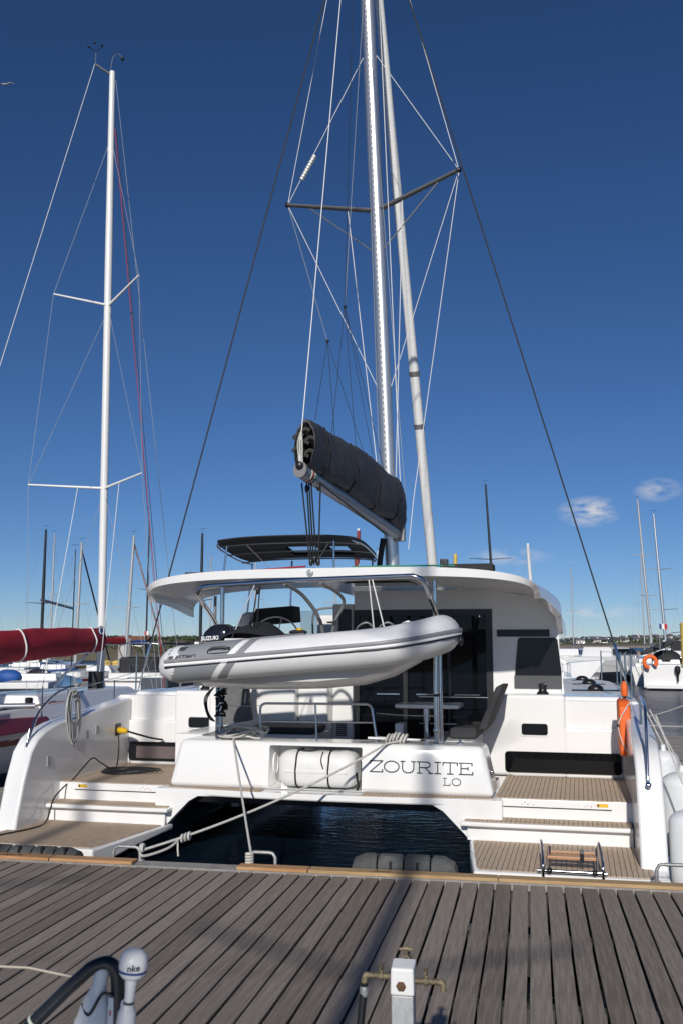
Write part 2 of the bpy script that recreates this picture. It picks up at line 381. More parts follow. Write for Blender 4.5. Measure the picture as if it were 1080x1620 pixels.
hb_ = thing('bank_house', 'pale low house half hidden in the bushes behind the tall pile', 'house', (-66, 150, 1.2)); MB().box(-69, -63.5, 148, 152, 1.2, 3.0).build('wall', housew, hb_, 0); MB().prism([(147.6, 3.01), (150, 4.0), (152.4, 3.01)], 'x', -69.3, -63.2).build('roof', mat('tile_roof', (.22, .10, .06), .8), hb_, 0)
# concrete quay on the far right side of the basin
tag(MB().box(14, 120, 186, 190, -1, 1.1).build('quay', sandm, smooth=0), kind='structure')

DZ = .45
frame_m = mat('dock_frame', (.05, .05, .05), .8)
mb = MB()
for y in (-.35, -1.7, -3.2, -4.7, -6.2): mb.box(-9, 8, y - .06, y + .06, .12, .405)
for x in (-8, -4, 0, 4, 7.5): mb.box(x - .5, x + .5, -6.3, -.4, -.4, .11)
dock = tag(mb.build('dock', frame_m, smooth=0), kind='structure')
PITCH = .157
rnd = random.Random(5)
pl_meshes = []
for q in range(7):
    mb = MB(); w = PITCH - .019
    n = 9; top = []; bot = []
    ph = rnd.uniform(0, 6)
    rings = []
    for i in range(n + 1):
        y = -.255 - 6.6 * i / n; wob = .0025 * math.sin(ph + i * 1.7); zz = .0018 * math.sin(ph * 2 + i * 1.1)
        rings.append([(-w / 2 + wob, y, -.028), (w / 2 + wob, y, -.028), (w / 2 + wob, y, zz - .003), (w / 2 - .005 + wob, y, zz), (-w / 2 + .005 + wob, y, zz), (-w / 2 + wob, y, zz - .003)])
    mb.loft(rings)
    o = mb.build('plank', wood, None, 20); pl_meshes.append(o.data); bpy.data.objects.remove(o)
k = 0; x = -8.6
while x < 7.6:
    o = bpy.data.objects.new('plank', pl_meshes[rnd.randrange(7)]); COL.objects.link(o); o.parent = dock
    o.location = (x, 0, DZ + rnd.uniform(-.003, .002)); o.rotation_euler = (0, rnd.uniform(-.012, .012), rnd.uniform(-.0008, .0008))
    x += PITCH; k += 1
# edge: aluminium profile with timber strips on it
MB().prism([(-.245, .30), (-.245, .452), (-.235, .462), (-.02, .462), (-.005, .452), (-.005, .18), (-.05, .18), (-.05, .30)], 'x', -9, 8).build('edge_profile', edgeg, dock, 30)
xs = [(-8.6, -5.6, woodo), (-5.59, -3.05, woodo), (-3.04, -2.13, woodo), (-1.02, -.30, woodo), (-.29, 1.55, woodp), (1.555, 3.75, woodp), (3.755, 6.0, woodp)]
for a, b, m_ in xs: MB().box(a, b, -.240, -.085, .4635, .497).build('edge_timber', m_, dock, 30, bevel=.006)
for (tx, s_) in ((.32, .085), (-3.62, .085)):
    text_pts('Acv' if tx > 0 else 'ACV', s_, mat('burnt_mark', (.06, .025, .015), .9), 'burnt_lettering', dock, lambda x, y, tx=tx: (tx + x * 1.5, -.20 + y, .4985), shear=.3, ext=.002)
# finger pontoons either side of the catamaran
fing = mat('finger_decking', (.24, .22, .195), .85, col2=(.34, .315, .285), vscale=3, stretch=(.6, 7, 1), bump=.3, bscale=30)
for nm, x0, x1, y1 in (('finger_pontoon', -6.35, -5.15, 10), ('finger_pontoon', 4.35, 5.5, 15.6)):
    p = tag(MB().box(x0, x1, .12, y1, .05, .40).build(nm, frame_m, smooth=0), kind='structure')
    y = .13; 
    me = None
    while y < y1 - .1:
        if me is None:
            o = MB().box(x0 + .01, x1 - .01, 0, .135, .402, .448).build('plank', fing, p, 0, bevel=.004); me = o.data
        else:
            o = bpy.data.objects.new('plank', me); COL.objects.link(o); o.parent = p
        o.location = (0, y, rnd.uniform(-.003, .003)); y += .147
# rubber bumpers on the dock edge
def bumper(x0, n, label, hs=1.0):
    t = thing('dock_bumper', label, 'bumper', (x0, 0, DZ), group='rubber bumpers along the dock edge')
    L = .265
    for i in range(n):
        a = x0 + i * L; prof = [(.02, .40), (-.005, .47), (.0, .545), (.05, .60), (.13, .605), (.19, .56), (.21, .40)]
        k0 = .55 if i == 0 else 1; k1 = .5 if i == n - 1 else 1
        def rg(x, k): return [(x, y, .40 + (z - .40) * k * hs) for y, z in prof]
        rings = [rg(a + .008, k0 * .9), rg(a + .03, (k0 + 1) / 2 if i == 0 else 1), rg(a + L * .5, 1), rg(a + L - .03, (k1 + 1) / 2 if i == n - 1 else 1), rg(a + L - .008, k1 * .9)]
        sg = MB().loft(rings).build('segment', rubber, t, 40)
        if 0 < i < n - 1 or n > 4: MB().box(a + L * .47, a + L * .56, -.012, .02, .47, .555).build('slot', blackp, sg, 0)
    return t
bumper(.09, 4, 'grey ribbed rubber bumper on dock edge at the middle, before the dark water')
bumper(-4.18, 5, 'grey ribbed rubber bumper on dock edge under the left hull', .66)
def hoop(x0, x1, y, label, h=.14):
    t = thing('dock_cleat', label, 'cleat', (x0, y, DZ), group='galvanised mooring hoops')
    MB().tube([(x0, y, .46), (x0 + .005, y, .46 + h * .7), (x0 + .03, y, .46 + h * .95), (x0 + .06, y, .46 + h), (x1 - .06, y, .46 + h), (x1 - .03, y, .46 + h * .95), (x1 - .005, y, .46 + h * .7), (x1, y, .46)], .018, 8).build('hoop', galv, t, 60)
    for x in (x0, x1): MB().box(x - .04, x + .04, y - .03, y + .03, .4635, .476).build('foot', galv, t, 0, bevel=.003)
    return t
hoop(-2.42, -2.12, -.04, 'galvanised mooring hoop with knotted rope, left of the dark water')
hoop(-.95, -.67, -.04, 'galvanised mooring hoop with a rope hitch, middle of the dock edge')
hoop(3.02, 3.34, .03, 'galvanised mooring hoop at the right end of the dock edge', .17)
# ------------------------------------------------------------------ the catamaran (boat frame: x to starboard, y towards the bow, origin at the stern)
cat = thing('catamaran', 'large white cruising catamaran moored stern-to at the wooden dock', 'catamaran', (0, 0, 0), 'B')
def teak_panel(name, parent, z, u0, u1, v0, v1, n_=None, pw=.054, gap=.006):
    """planks running fore and aft between the curves v0(u), v1(u); u1 and u0 limits may be functions of v through the curves"""
    n = max(2, int(round((u1 - u0) / pw))); w = (u1 - u0) / n
    mb = MB(); rr = random.Random(int(abs(u0) * 100 + z * 10))
    for i in range(n):
        a = u0 + i * w + gap / 2; b = u0 + (i + 1) * w - gap / 2
        va0, va1, vb0, vb1 = v0(a), v1(a), v0(b), v1(b)
        if min(va1 - va0, vb1 - vb0) < .015: continue
        zt = z + rr.uniform(0, .0012)
        mb.hexa([(a, va0, z - .006), (b, vb0, z - .006), (b, vb1, z - .006), (a, va1, z - .006)], [(a, va0, zt), (b, vb0, zt), (b, vb1, zt), (a, va1, zt)])
    o = mb.build('teak_slats', teak, parent, 0); o['kind'] = 'stuff'
    cb = MB(); us = [u0 + (u1 - u0) * k / 12 for k in range(13)]
    top = [(u, v0(u) + .001, z - .003) for u in us] + [(u, v1(u) - .001, z - .003) for u in reversed(us)]
    cb.add(top, [tuple(range(len(top)))]).build('caulking', caulk, parent, 0)
def lin(x0, y0, x1, y1): return lambda x: y0 + (y1 - y0) * (x - x0) / (x1 - x0)
def mirror(poly, s): return [(p[0] * s, *p[1:]) for p in poly]
for s in (-1, 1):
    # underwater body and dark inner side
    rings = []
    du = .12 if s < 0 else -.08
    for v, i0, i1 in ((.03, 2.16, 2.22), (.75, 2.02, 2.12), (1.5, 1.92, 2.05), (3.8, 1.86, 2.05), (8, 1.95, 2.2), (11, 2.4, 2.7), (12.6, 3.0, 3.05)):
        o1 = 3.92 if v < 9 else (3.72 if v < 12 else 3.16)
        i0 += du if v < 5 else 0; i1 += du if v < 5 else 0
        rings.append([(s * i0, v, .328 if v > 1 else .2), (s * i1, v, -.15), (s * (i1 + .35), v, -.6), (s * (o1 - .4), v, -.6), (s * (o1 - .06), v, -.1), (s * o1, v, .328)])
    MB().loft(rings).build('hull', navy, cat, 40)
    # white stern platform
    du = .12 if s < 0 else -.08
    rings = [[(s * (a + du), v, zb_), (s * (a + du), v, .412), (s * 3.94, v, .412), (s * 3.94, v, zb_)] for v, a, zb_ in ((0, 2.10, .18), (.75, 1.99, .28), (1.5, 1.90, .325), (1.74, 1.88, .325))]
    pf = MB().loft(rings).build('stern_platform', gel, cat, 30, bevel=.03, seg=3)
    ui = lambda u, du=du: max(.06, (2.13 + du - abs(u)) / .20 * 1.5 + .07) if abs(u) < 2.13 + du else .06
    teak_panel('teak', pf, .419, min(s * (1.95 + du), s * 3.80), max(s * (1.95 + du), s * 3.80), lambda u: ui(u), lambda u: 1.51)
    ci = 2.03 if s < 0 else 1.79
    # steps
    st = MB().box(min(s * ci, s * 3.67), max(s * ci, s * 3.67), 1.53, 2.5, .41, .585).build('step_riser', gel, cat, 30, bevel=.012)
    st = MB().box(min(s * (ci - .07), s * 3.67), max(s * (ci - .07), s * 3.67), 1.43, 2.5, .582, .635).build('step', gel, cat, 30, bevel=.018, seg=3)
    teak_panel('teak', st, .643, min(s * (ci - .03), s * 3.66), max(s * (ci - .03), s * 3.66), lambda u, ci=ci: 1.455 + max(0, (ci + .09 - abs(u))) * .5, lambda u: 1.99)
    up = MB().box(min(s * 2.17, s * 3.69), max(s * 2.17, s * 3.69), 1.80, 3.9, .63, .862).build('upper_platform', gel, cat, 30, bevel=.012)
    teak_panel('teak', up, .870, min(s * 2.10, s * 3.68), max(s * 2.10, s * 3.68), lambda u: 1.82, lambda u: 3.80)
    # hinged riser panel, seams, screws and warning sticker
    a, b = sorted((s * 2.2, s * 3.45))
    hp = MB().box(a, b, 1.789, 1.80, .775, .853).build('hinged_panel', gel, cat, 0, bevel=.004)
    MB().box(a, b, 1.785, 1.79, .767, .7735).build('seam', caulk, hp, 0)
    for h in (a + .22, b - .30):
        for k in range(5): MB().ball((h + k * .035, 1.787, .805 + (.018 if k % 2 else 0)), .0075, (1, .5, 1), 8, 5).build('screw', steel if k != 2 else letr, hp, 60)
    sx = a + .05 if s < 0 else b - .17
    MB().box(sx, sx + .13, 1.7865, 1.789, .80, .84).build('warning_sticker', stick, hp, 0)
    MB().box(sx + .008, sx + .03, 1.7855, 1.7865, .806, .832).build('sticker_mark', letd, hp, 0)
    # white corner block joining the steps and the centre beam, and the chamfer of the tunnel
    ci = 2.03 if s < 0 else 1.79
    poly = [(2.2, .412), (2.2, .861), (1.2, .861), (1.2, .785), (ci - .41, .775), (ci - .29, .71), (ci - .03, .45), (ci, .412)]
    MB().prism([(s * p[0], p[1]) for p in poly], 'y', 1.60, 1.75).build('corner_block', gel, cat, 30, bevel=.01)
    MB().prism([(s * p[0], p[1]) for p in [(1.2, .79), (ci - .40, .78), (ci - .28, .715), (ci - .02, .455), (ci + .01, .20), (ci + .2, .20), (ci + .2, .83), (1.2, .83)]], 'y', 1.752, 8).build('tunnel_fairing', navy, cat, 30)  # navy puts the tunnel's shade into the fairing colour
    # topside fin beside the steps, running on into the deck edge
    prof = [(.42, .26), (.50, .60), (.62, .98), (.78, 1.33), (.95, 1.50), (1.2, 1.60), (1.55, 1.67), (2.5, 1.75), (3.9, 1.88), (3.9, .26)]
    if s < 0: prof = [(.74, .26), (.80, .55), (.92, .97), (1.07, 1.33), (1.22, 1.48), (1.42, 1.57), (1.75, 1.645), (2.7, 1.73), (3.9, 1.86), (3.9, .26)]
    fin = MB().prism(prof, 'x', *sorted((s * 3.68, s * 3.955))).build('stern_fin', gel, cat, 40, bevel=.035, seg=3)
    MB().tube([(s * 3.93, .95 + .1 * k, 1.46 + .02 * k) for k in range(3)], .001, 4).build('seam', gel2, fin, 0)
    # hull forward of the steps, its top is the side deck
    rings = []
    for v, a_, b_, zt in ((3.9, 1.9, 3.95, 1.90), (6, 1.9, 3.96, 1.92), (8.5, 2.0, 3.93, 1.93), (10.5, 2.35, 3.78, 1.93), (12, 2.8, 3.45, 1.93), (12.75, 3.06, 3.14, 1.93)):
        rings.append([(s * a_, v, .27), (s * a_, v, zt - .05), (s * (a_ + .05), v, zt), (s * (b_ - .06), v, zt), (s * b_, v, zt - .06), (s * (b_ - .03), v, .27)])
    MB().loft(rings).build('side_deck', gel2, cat, 40)
    # coaming blocks at the front of the steps
    A = [(1.70, .86), (1.70, 1.39), (1.78, 1.58), (2.0, 1.985), (2.93, 1.985), (2.93, .86)]
    cb = MB().prism([(s * p[0], p[1]) for p in A], 'y', 3.82, 5.0).build('coaming', gel, cat, 40, bevel=.05, seg=3)
    MB().box(min(s * 2.9, s * 3.70), max(s * 2.9, s * 3.70), 3.823, 5.0, .86, 1.53).build('coaming_ledge', gel, cat, 40, bevel=.04, seg=3)
    MB().box(min(s * 2.9, s * 3.70), max(s * 2.9, s * 3.70), 4.05, 5.0, 1.5, 1.955).build('coaming_step', gel, cat, 40, bevel=.05, seg=3)
    # long dark hull window
    w0, w1 = sorted((s * 2.08, s * 3.66))
    def rrect(x0, x1, z0, z1, r, n=5):
        P = []
        for cx, cz, a0 in ((x1 - r, z0 + r, -90), (x1 - r, z1 - r, 0), (x0 + r, z1 - r, 90), (x0 + r, z0 + r, 180)):
            P += [(cx + r * math.cos(R(a0 + 90 * k / n)), cz + r * math.sin(R(a0 + 90 * k / n))) for k in range(n + 1)]
        return P
    lw = MB().prism(rrect(w0, w1, .915, 1.20, .05), 'y', 3.795, 3.83).build('long_window', glass if s > 0 else tint, cat, 30, bevel=.004)
    if s < 0:
        MB().prism(rrect(w0 + .13, w1 - .07, .955, 1.135, .02), 'y', 3.788, 3.794).build('curtain', curt, lw, 0)
    f0, f1 = sorted((s * 2.32, s * 2.68))
    wf = MB().prism(rrect(f0 - .025, f1 + .025, 1.405, 1.61, .05), 'y', 3.806, 3.83).build('port_light', gel2, cat, 30, bevel=.004)
    MB().prism(rrect(f0, f1, 1.43, 1.585, .035), 'y', 3.796, 3.806).build('pane', tint, wf, 30)
    # stainless handrail on the fin
    if s < 0:
        P = smoothpath([(-3.80, 1.20, 1.60), (-3.79, 1.12, 1.35), (-3.79, 1.14, 1.42), (-3.80, 1.34, 1.72), (-3.80, 1.50, 1.86), (-3.80, 1.85, 2.03), (-3.80, 2.15, 2.08)])
        MB().tube(P, .017, 10).build('handrail', steel, cat, 60)
        MB().tube([(-3.80, 2.15, 2.08), (-3.80, 2.15, 1.72)], .015, 8).build('stanchion', steel, cat, 60)
    else:
        P = smoothpath([(3.80, .68, 1.24), (3.80, .70, 1.32), (3.81, .82, 1.62), (3.82, .98, 1.92), (3.83, 1.3, 2.02), (3.84, 2.2, 2.06)])
        MB().tube(P, .017, 10).build('handrail', steel, cat, 60)
        MB().lathe([(.03, 0), (.03, .012), (.02, .02)], (3.80, .66, 1.225), 12, (0, -1, .3)).build('rail_foot', steel, cat, 40)
        MB().tube([(3.84, 2.2, 2.06), (3.84, 2.2, 1.72)], .015, 8).build('stanchion', steel, cat, 60)
    # stanchions and life lines along the side deck
    pts = [(s * 3.86, v, 1.92) for v in (4.4, 6.2, 8.0, 9.8)]
    pts += [(s * 3.6, 11.4, 1.93)]
    for p in pts: MB().tube([p, (p[0], p[1], p[2] + .62)], .014, 8).build('stanchion', steel, cat, 60)
    for h in (.32, .60):
        MB().tube([(s * 3.85, 2.2, 1.72 + h * .95)] + [(p[0], p[1], p[2] + h) for p in pts], .0045, 5).build('lifeline', wire, cat, 0)
    # cap shroud with turnbuckle
    top = (-.27, 5.45, 17.2); foot = Vector((s * 3.85, 4.45, 1.92)); tv = Vector(top) - foot
    MB().tube([foot + tv * .052, top], .013, 6).build('cap_shroud', wired, cat, 0)
    MB().tube([foot, foot + tv * .02, foot + tv * .021, foot + tv * .05, foot + tv * .052], [.012, .012, .024, .024, .012], 8).build('turnbuckle', steel, cat, 40)

# dark hatches and winch covers on the starboard side deck
for (u0, u1, v) in ((3.0, 3.78, 6.55), (3.0, 3.62, 9.0), (2.98, 3.4, 11.0)):
    MB().box(u0, u1, v - .16, v + .16, 1.925, 1.945).build('deck_hatch', tint, cat, 0, bevel=.01)
    MB().ball(((u0 + u1) / 2, v, 1.95), .13, (1, .8, .6)).build('hatch_cowl', blackp, cat, 60)
# bridge deck between the hulls and the narrow teak ledge under the beam
MB().box(-1.9, 1.9, 1.9, 12.0, .66, .80).build('stretched_bridge_deck', navy, cat, 0)  # tunnel shade put into the navy; stretched forward to block reflected sky
vf = lambda u: 1.52 + .11 * (u / 1.7) ** 2
us = [-2.17 + 4.34 * k / 16 for k in range(17)]
MB().loft([[(u, vf(u), .785), (u, vf(u) - .012, .80), (u, vf(u) - .012, .852), (u, vf(u), .863), (u, 2.5, .863), (u, 2.5, .785)] for u in us]).build('transom_ledge', gel, cat, 30)
for a, b in ((-2.08, -.79), (.5, 2.08)):
    teak_panel('teak', cat, .8705, a, b, lambda u: vf(u) + .012, lambda u: 1.78)
# the beam with the raft locker cut into it
bm_ = MB(); bm_.hexa([(-2.1, 1.76, .865), (2.1, 1.76, .865), (2.1, 2.42, .865), (-2.1, 2.42, .865)], [(-1.97, 1.83, 1.455), (1.97, 1.83, 1.455), (1.97, 2.42, 1.455), (-1.97, 2.42, 1.455)])
beam = bm_.build('transom_beam', gel, cat, 40, bevel=.07, seg=4)
cut = MB().box(-.74, .47, 1.5, 2.25, .885, 1.41).build('cutter', gel, None, 0, bevel=.02); cut.parent = cat
md = beam.modifiers.new('b', 'BOOLEAN'); md.object = cut; md.solver = 'EXACT'
dg = bpy.context.evaluated_depsgraph_get(); nm = bpy.data.meshes.new_from_object(beam.evaluated_get(dg))
beam.modifiers.clear(); beam.data = nm; nm.materials.clear(); nm.materials.append(gel); nm.shade_smooth(); nm.set_sharp_from_angle(angle=R(30))
bpy.data.objects.remove(cut)
# locker handle loop, drain details
MB().ring((-.70, 1.95, 1.17), .13, .012, (1, 0, 0), 18, 6, .75).build('grab_loop', gel2, cat, 60)
# boat name in thin slab letters, home port below
def stroke(name, segs, x, z, w, h, th):
    mb = MB()
    def P(a, b): return Vector((x + a * w, 0, z + b * h))
    for sg in segs:
        q = [P(*p) for p in sg]
        for i in range(len(q) - 1):
            d = (q[i + 1] - q[i]); 
            if d.length < 1e-6: continue
            d.normalize(); nrm = Vector((-d.z, 0, d.x)) * th / 2; e = d * th * .35
            A, B = q[i] - e, q[i + 1] + e
            pts = [A - nrm, B - nrm, B + nrm, A + nrm]
            mb.add([(p.x, (1.76 + (p.z - .865) * .119) - .004, p.z) for p in pts], [(0, 1, 2, 3)])
    return mb.build(name, letd, beam, 0)
def ell(n=20): return [(.5 + .5 * math.cos(2 * math.pi * k / n), .5 + .5 * math.sin(2 * math.pi * k / n)) for k in range(n + 1)]
GL = {'Z': [[(0, .78), (0, 1), (1, 1), (0, 0), (1, 0), (1, .22)]],
      'O': [ell()],
      'U': [[(.12, 1), (.12, .35), (.2, .12), (.38, 0), (.62, 0), (.8, .12), (.88, .35), (.88, 1)], [(0, 1), (.28, 1)], [(.72, 1), (1, 1)]],
      'R': [[(.14, 0), (.14, 1)], [(0, 1), (.62, 1), (.8, .93), (.86, .76), (.8, .58), (.62, .5), (.14, .5)], [(.52, .5), (.9, 0)], [(0, 0), (.3, 0)], [(.78, 0), (1.02, 0)]],
      'I': [[(.5, 0), (.5, 1)], [(.1, 0), (.9, 0)], [(.1, 1), (.9, 1)]],
      'T': [[(.5, 0), (.5, 1)], [(0, .76), (0, 1), (1, 1), (1, .76)], [(.3, 0), (.7, 0)]],
      'E': [[(.14, 0), (.14, 1)], [(0, 1), (.95, 1), (.95, .78)], [(0, 0), (1, 0), (1, .22)], [(.14, .52), (.66, .52)], [(.66, .4), (.66, .64)]],
      'L': [[(.3, 0), (.3, 1)], [(.08, 1), (.52, 1)], [(.08, 0), (1, 0), (1, .24)]]}
x = .575
for ch, w in zip('ZOURITE', (.155, .185, .185, .185, .09, .175, .165)):
    stroke('name_letter', GL[ch], x, 1.125, w, .132, .0145); x += w + .021
x = 1.475
for ch, w in zip('LO', (.09, .105)):
    stroke('port_letter', GL[ch], x, .992, w, .082, .010); x += w + .025
# cleat with white line on the beam, bollard, tail fittings
MB().tube([(.50, 2.02, 1.51), (1.17, 2.02, 1.50)], [.016, .013], 8).build('mooring_cleat', gel2, cat, 60)
MB().lathe([(.05, 0), (.05, .02), (.018, .03), (.018, .06)], (1.66, 2.1, 1.45), 12).build('deck_fitting', steel, cat, 40)
MB().tube([(1.60, 2.1, 1.50), (1.72, 2.1, 1.50)], .008, 6).build('deck_fitting_bar', steel, cat, 60)
MB().lathe([(.06, 0), (.06, .008), (.03, .01)], (.47, 1.96, 1.455), 14).build('deck_plate', chrom, cat, 40)
MB().tube(smoothpath([(2.03, 1.86, 1.18), (2.07, 1.84, 1.165), (2.10, 1.86, 1.13)]), .009, 6).build('stern_eye', steel, cat, 60)
# aft rail across the middle of the beam
P = [(-.93, 2.05, 1.45), (-.95, 2.05, 1.82)] + arc((-.87, 2.05, 1.84), .08, 180, 90, 5)[1:] + [(.47, 2.05, 1.93)] + arc((.47, 2.05, 1.85), .08, 90, 10, 5)[1:] + [(.61, 2.05, 1.46)]
MB().tube(P, .017, 10).build('aft_rail', steel, cat, 60)
MB().tube([(-.94, 2.05, 1.69), (.58, 2.05, 1.70)], .011, 8).build('aft_rail_bar', steel, cat, 60)
MB().tube([(-.18, 2.05, 1.45), (-.20, 2.05, 1.92)], .014, 8).build('aft_rail_post', steel, cat, 60)
for z_ in (1.92, 1.63):
    MB().tube(sag((.60, 2.05, z_ - .1), (1.38, 2.02, z_ - .12), .01), .004, 5).build('lifeline', wire, cat, 0)
    MB().tube(sag((-.95, 2.05, z_ - .03), (-1.49, 2.02, z_ - .03), .01), .004, 5).build('lifeline', wire, cat, 0)
# roof poles with clamps
for s, u in ((-1, -1.49), (1, 1.375)):
    MB().tube([(u, 2.02, 1.45), (u, 2.02, 3.5)], .030, 14).build('roof_pole', steel, cat, 60)
    MB().lathe([(.06, 0), (.06, .015), (.035, .03)], (u, 2.02, 1.452), 14).build('pole_foot', steel, cat, 40)
    MB().lathe([(.040, 0), (.044, .02), (.040, .04)], (u, 2.02, 1.60), 12).build('clamp', steel, cat, 40)
    MB().lathe([(.038, 0), (.038, .03)], (u, 2.02, 2.04), 12).build('clamp', blackp, cat, 40)
# cockpit
MB().box(-2.2, 1.75, 2.4, 4.4, .93, 1.0).build('cockpit_floor', teakx, cat, 0)
MB().box(-2.3, -1.9, 2.42, 3.9, 1.0, 1.47).build('seat_base', gel, cat, 30, bevel=.02)
MB().box(-2.0, -.45, 3.0, 3.75, 1.0, 1.44).build('seat_base', gel, cat, 30, bevel=.03)
MB().box(-1.45, -.48, 2.98, 3.7, 1.445, 1.535).build('seat_cushion', cush, cat, 40, bevel=.03, seg=3)
MB().hexa([(-2.0, 3.22, 1.50), (-1.47, 3.22, 1.60), (-1.47, 3.34, 1.60), (-2.0, 3.34, 1.50)], [(-1.98, 3.4, 2.10), (-1.60, 3.4, 2.10), (-1.60, 3.5, 2.10), (-1.98, 3.5, 2.10)]).build('backrest', cushg, cat, 40, bevel=.02)
MB().box(-2.35, -.98, 3.76, 4.4, 1.0, 2.15).build('helm_base', gel, cat, 30, bevel=.05, seg=3)
MB().box(-.98, -.52, 3.9, 4.4, 1.0, 2.8).build('helm_base', gel, cat, 30, bevel=.05, seg=3)
vt = MB().box(-.52, -.20, 4.2, 4.45, 1.0, 3.30).build('bulkhead_column', gel2, cat, 30, bevel=.02)
for k in range(8): MB().box(-.46, -.30, 4.19, 4.20, 1.32 + k * .028, 1.338 + k * .028).build('vent_slat', curt, vt, 0)
# starboard settee
MB().box(1.15, 1.78, 2.5, 3.9, 1.0, 1.45).build('seat_base', gel, cat, 30, bevel=.02)
MB().box(1.44, 1.80, 2.75, 3.8, 1.455, 1.60).build('seat_cushion', cush, cat, 40, bevel=.035, seg=3)
MB().hexa([(1.80, 2.8, 1.56), (1.92, 2.8, 1.56), (1.92, 3.8, 1.56), (1.80, 3.8, 1.56)], [(2.06, 2.8, 2.14), (2.16, 2.8, 2.14), (2.16, 3.8, 2.14), (2.06, 3.8, 2.14)]).build('backrest', cush, cat, 40, bevel=.03, seg=3)
# cockpit table
tb = MB().prism(rrect(.68, 1.56, 2.85, 3.45, .08), 'z', 1.83, 1.885).build('cockpit_table', gel, cat, 30, bevel=.015)
MB().tube([(1.08, 3.15, 1.0), (1.08, 3.15, 1.83)], .045, 14).build('table_leg', steel, tb, 60)
MB().box(.66, .78, 3.0, 3.3, 1.0, 1.62).build('cockpit_locker', gel, cat, 30, bevel=.02)
for z_ in (1.55, 1.93): MB().tube([(.85, 3.9, z_), (1.85, 3.9, z_)], .011, 8).build('cockpit_rail', steel, cat, 60)
# saloon bulkhead with glazed sliding door
MB().prism([(1.90, 1.0), (2.88, 1.0), (2.86, 2.95), (2.78, 3.20), (2.6, 3.36), (1.90, 3.5)], 'y', 4.3, 4.4).build('saloon_bulkhead', gel, cat, 0)
MB().box(-.2, 1.90, 4.3, 4.4, 3.21, 3.5).build('saloon_header', gel, cat, 0)
dr = MB().box(-.2, 1.90, 4.32, 4.36, 1.0, 3.21).build('sliding_door', glass, cat, 0)
for (a, b, c, d) in ((1.80, 1.90, 1.0, 3.21), (-.2, -.12, 1.0, 3.21), (-.12, 1.80, 3.11, 3.21), (.55, .62, 1.0, 3.11), (1.22, 1.27, 1.0, 3.11)):
    MB().box(a, b, 4.285, 4.319, c, d).build('door_frame', blackp, dr, 0, bevel=.004)
for (a, b) in ((.15, .5), (.75, 1.1), (1.32, 1.70)): MB().box(a, b, 4.27, 4.285, 1.935, 1.955).build('door_rail', steel, dr, 0)
MB().box(1.965, 2.73, 4.285, 4.299, 2.80, 2.905).build('vent_strip', blackp, cat, 0, bevel=.004)
pn = MB().prism([(2.20, 2.05), (2.885, 2.05), (2.885, 2.30), (2.84, 2.76), (2.80, 2.785), (2.30, 2.785), (2.27, 2.76), (2.22, 2.30)], 'y', 4.272, 4.299).build('side_window', tint, cat, 30, bevel=.01)
MB().box(2.205, 2.88, 4.262, 4.271, 2.055, 2.235).build('window_reflection', mat('reflection_grey', (.075, .075, .08), .35), pn, 0)  # grey strip painted as a reflection along the window's bottom
# cabin sides
MB().hexa([(2.45, 4.4, 1.9), (2.92, 4.4, 1.9), (2.75, 9, 1.9), (-.2, 9, 1.9)], [(2.45, 4.4, 2.9), (2.84, 4.4, 2.86), (2.5, 8.2, 2.7), (-.2, 8.2, 2.9)]).build('cabin_side', gel, cat, 0)
MB().hexa([(-2.86, 4.4, 1.0), (-.2, 4.4, 1.0), (-.2, 9, 1.5), (-2.7, 9, 1.5)], [(-2.8, 4.6, 2.72), (-.2, 4.6, 2.78), (-.2, 8.4, 2.7), (-2.4, 8.4, 2.6)]).build('cabin_side', gel, cat, 0, bevel=.05)
MB().box(-1.05, -.3, 5.2, 6.2, 2.6, 3.17).build('helm_seat_back', gel, cat, 40, bevel=.06, seg=3)
MB().tube(smoothpath([(-1.1, 5.2, 2.75), (-1.1, 5.2, 3.15), (-.95, 5.2, 3.27), (-.3, 5.2, 3.29)]), .018, 8).build('helm_seat_rail', alu_d, cat, 60)
MB().hexa([(-1.80, 3.95, 2.98), (-1.10, 3.95, 3.03), (-1.10, 4.5, 3.03), (-1.80, 4.5, 2.98)], [(-1.66, 3.9, 3.23), (-1.06, 3.9, 3.27), (-1.06, 4.3, 3.27), (-1.66, 4.3, 3.23)]).build('helm_console_cover', canvas, cat, 40, bevel=.02)
MB().ball((-1.86, 4.2, 2.98), .22, (.8, 1, 1)).build('helm_pod', gel, cat, 60)
MB().box(-1.85, -.98, 4.1, 4.5, 2.15, 2.85).build('helm_pedestal', gel, cat, 40, bevel=.06, seg=3)
MB().box(-1.0, -.72, 4.1, 4.13, 2.8, 3.2).build('helm_screen', clear, cat, 0)
wh = MB().ring((-1.28, 3.72, 2.75), .36, .014, (.25, -1, .25), 36, 8).build('steering_wheel', steel, cat, 60)
for k in range(5):
    a = 2 * math.pi * k / 5 + .3; q = Vector((0, 0, 1)).rotation_difference(Vector((.25, -1, .25)).normalized())
    MB().tube([(-1.28, 3.72, 2.75), Vector((-1.28, 3.72, 2.75)) + q @ Vector((.36 * math.cos(a), .36 * math.sin(a), 0))], .009, 6).build('spoke', steel, wh, 60)
MB().box(-2.05, -1.25, 3.3, 3.6, 2.45, 2.95).build('helm_seat_cover', canvas, cat, 40, bevel=.08, seg=3)
MB().box(-.42, -.22, 4.15, 4.2, 2.85, 3.22).build('speaker_panel', blackp, cat, 40, bevel=.02)
MB().box(-.70, -.30, 4.55, 4.85, 3.02, 3.045).build('helm_shelf', skinw, cat, 0)
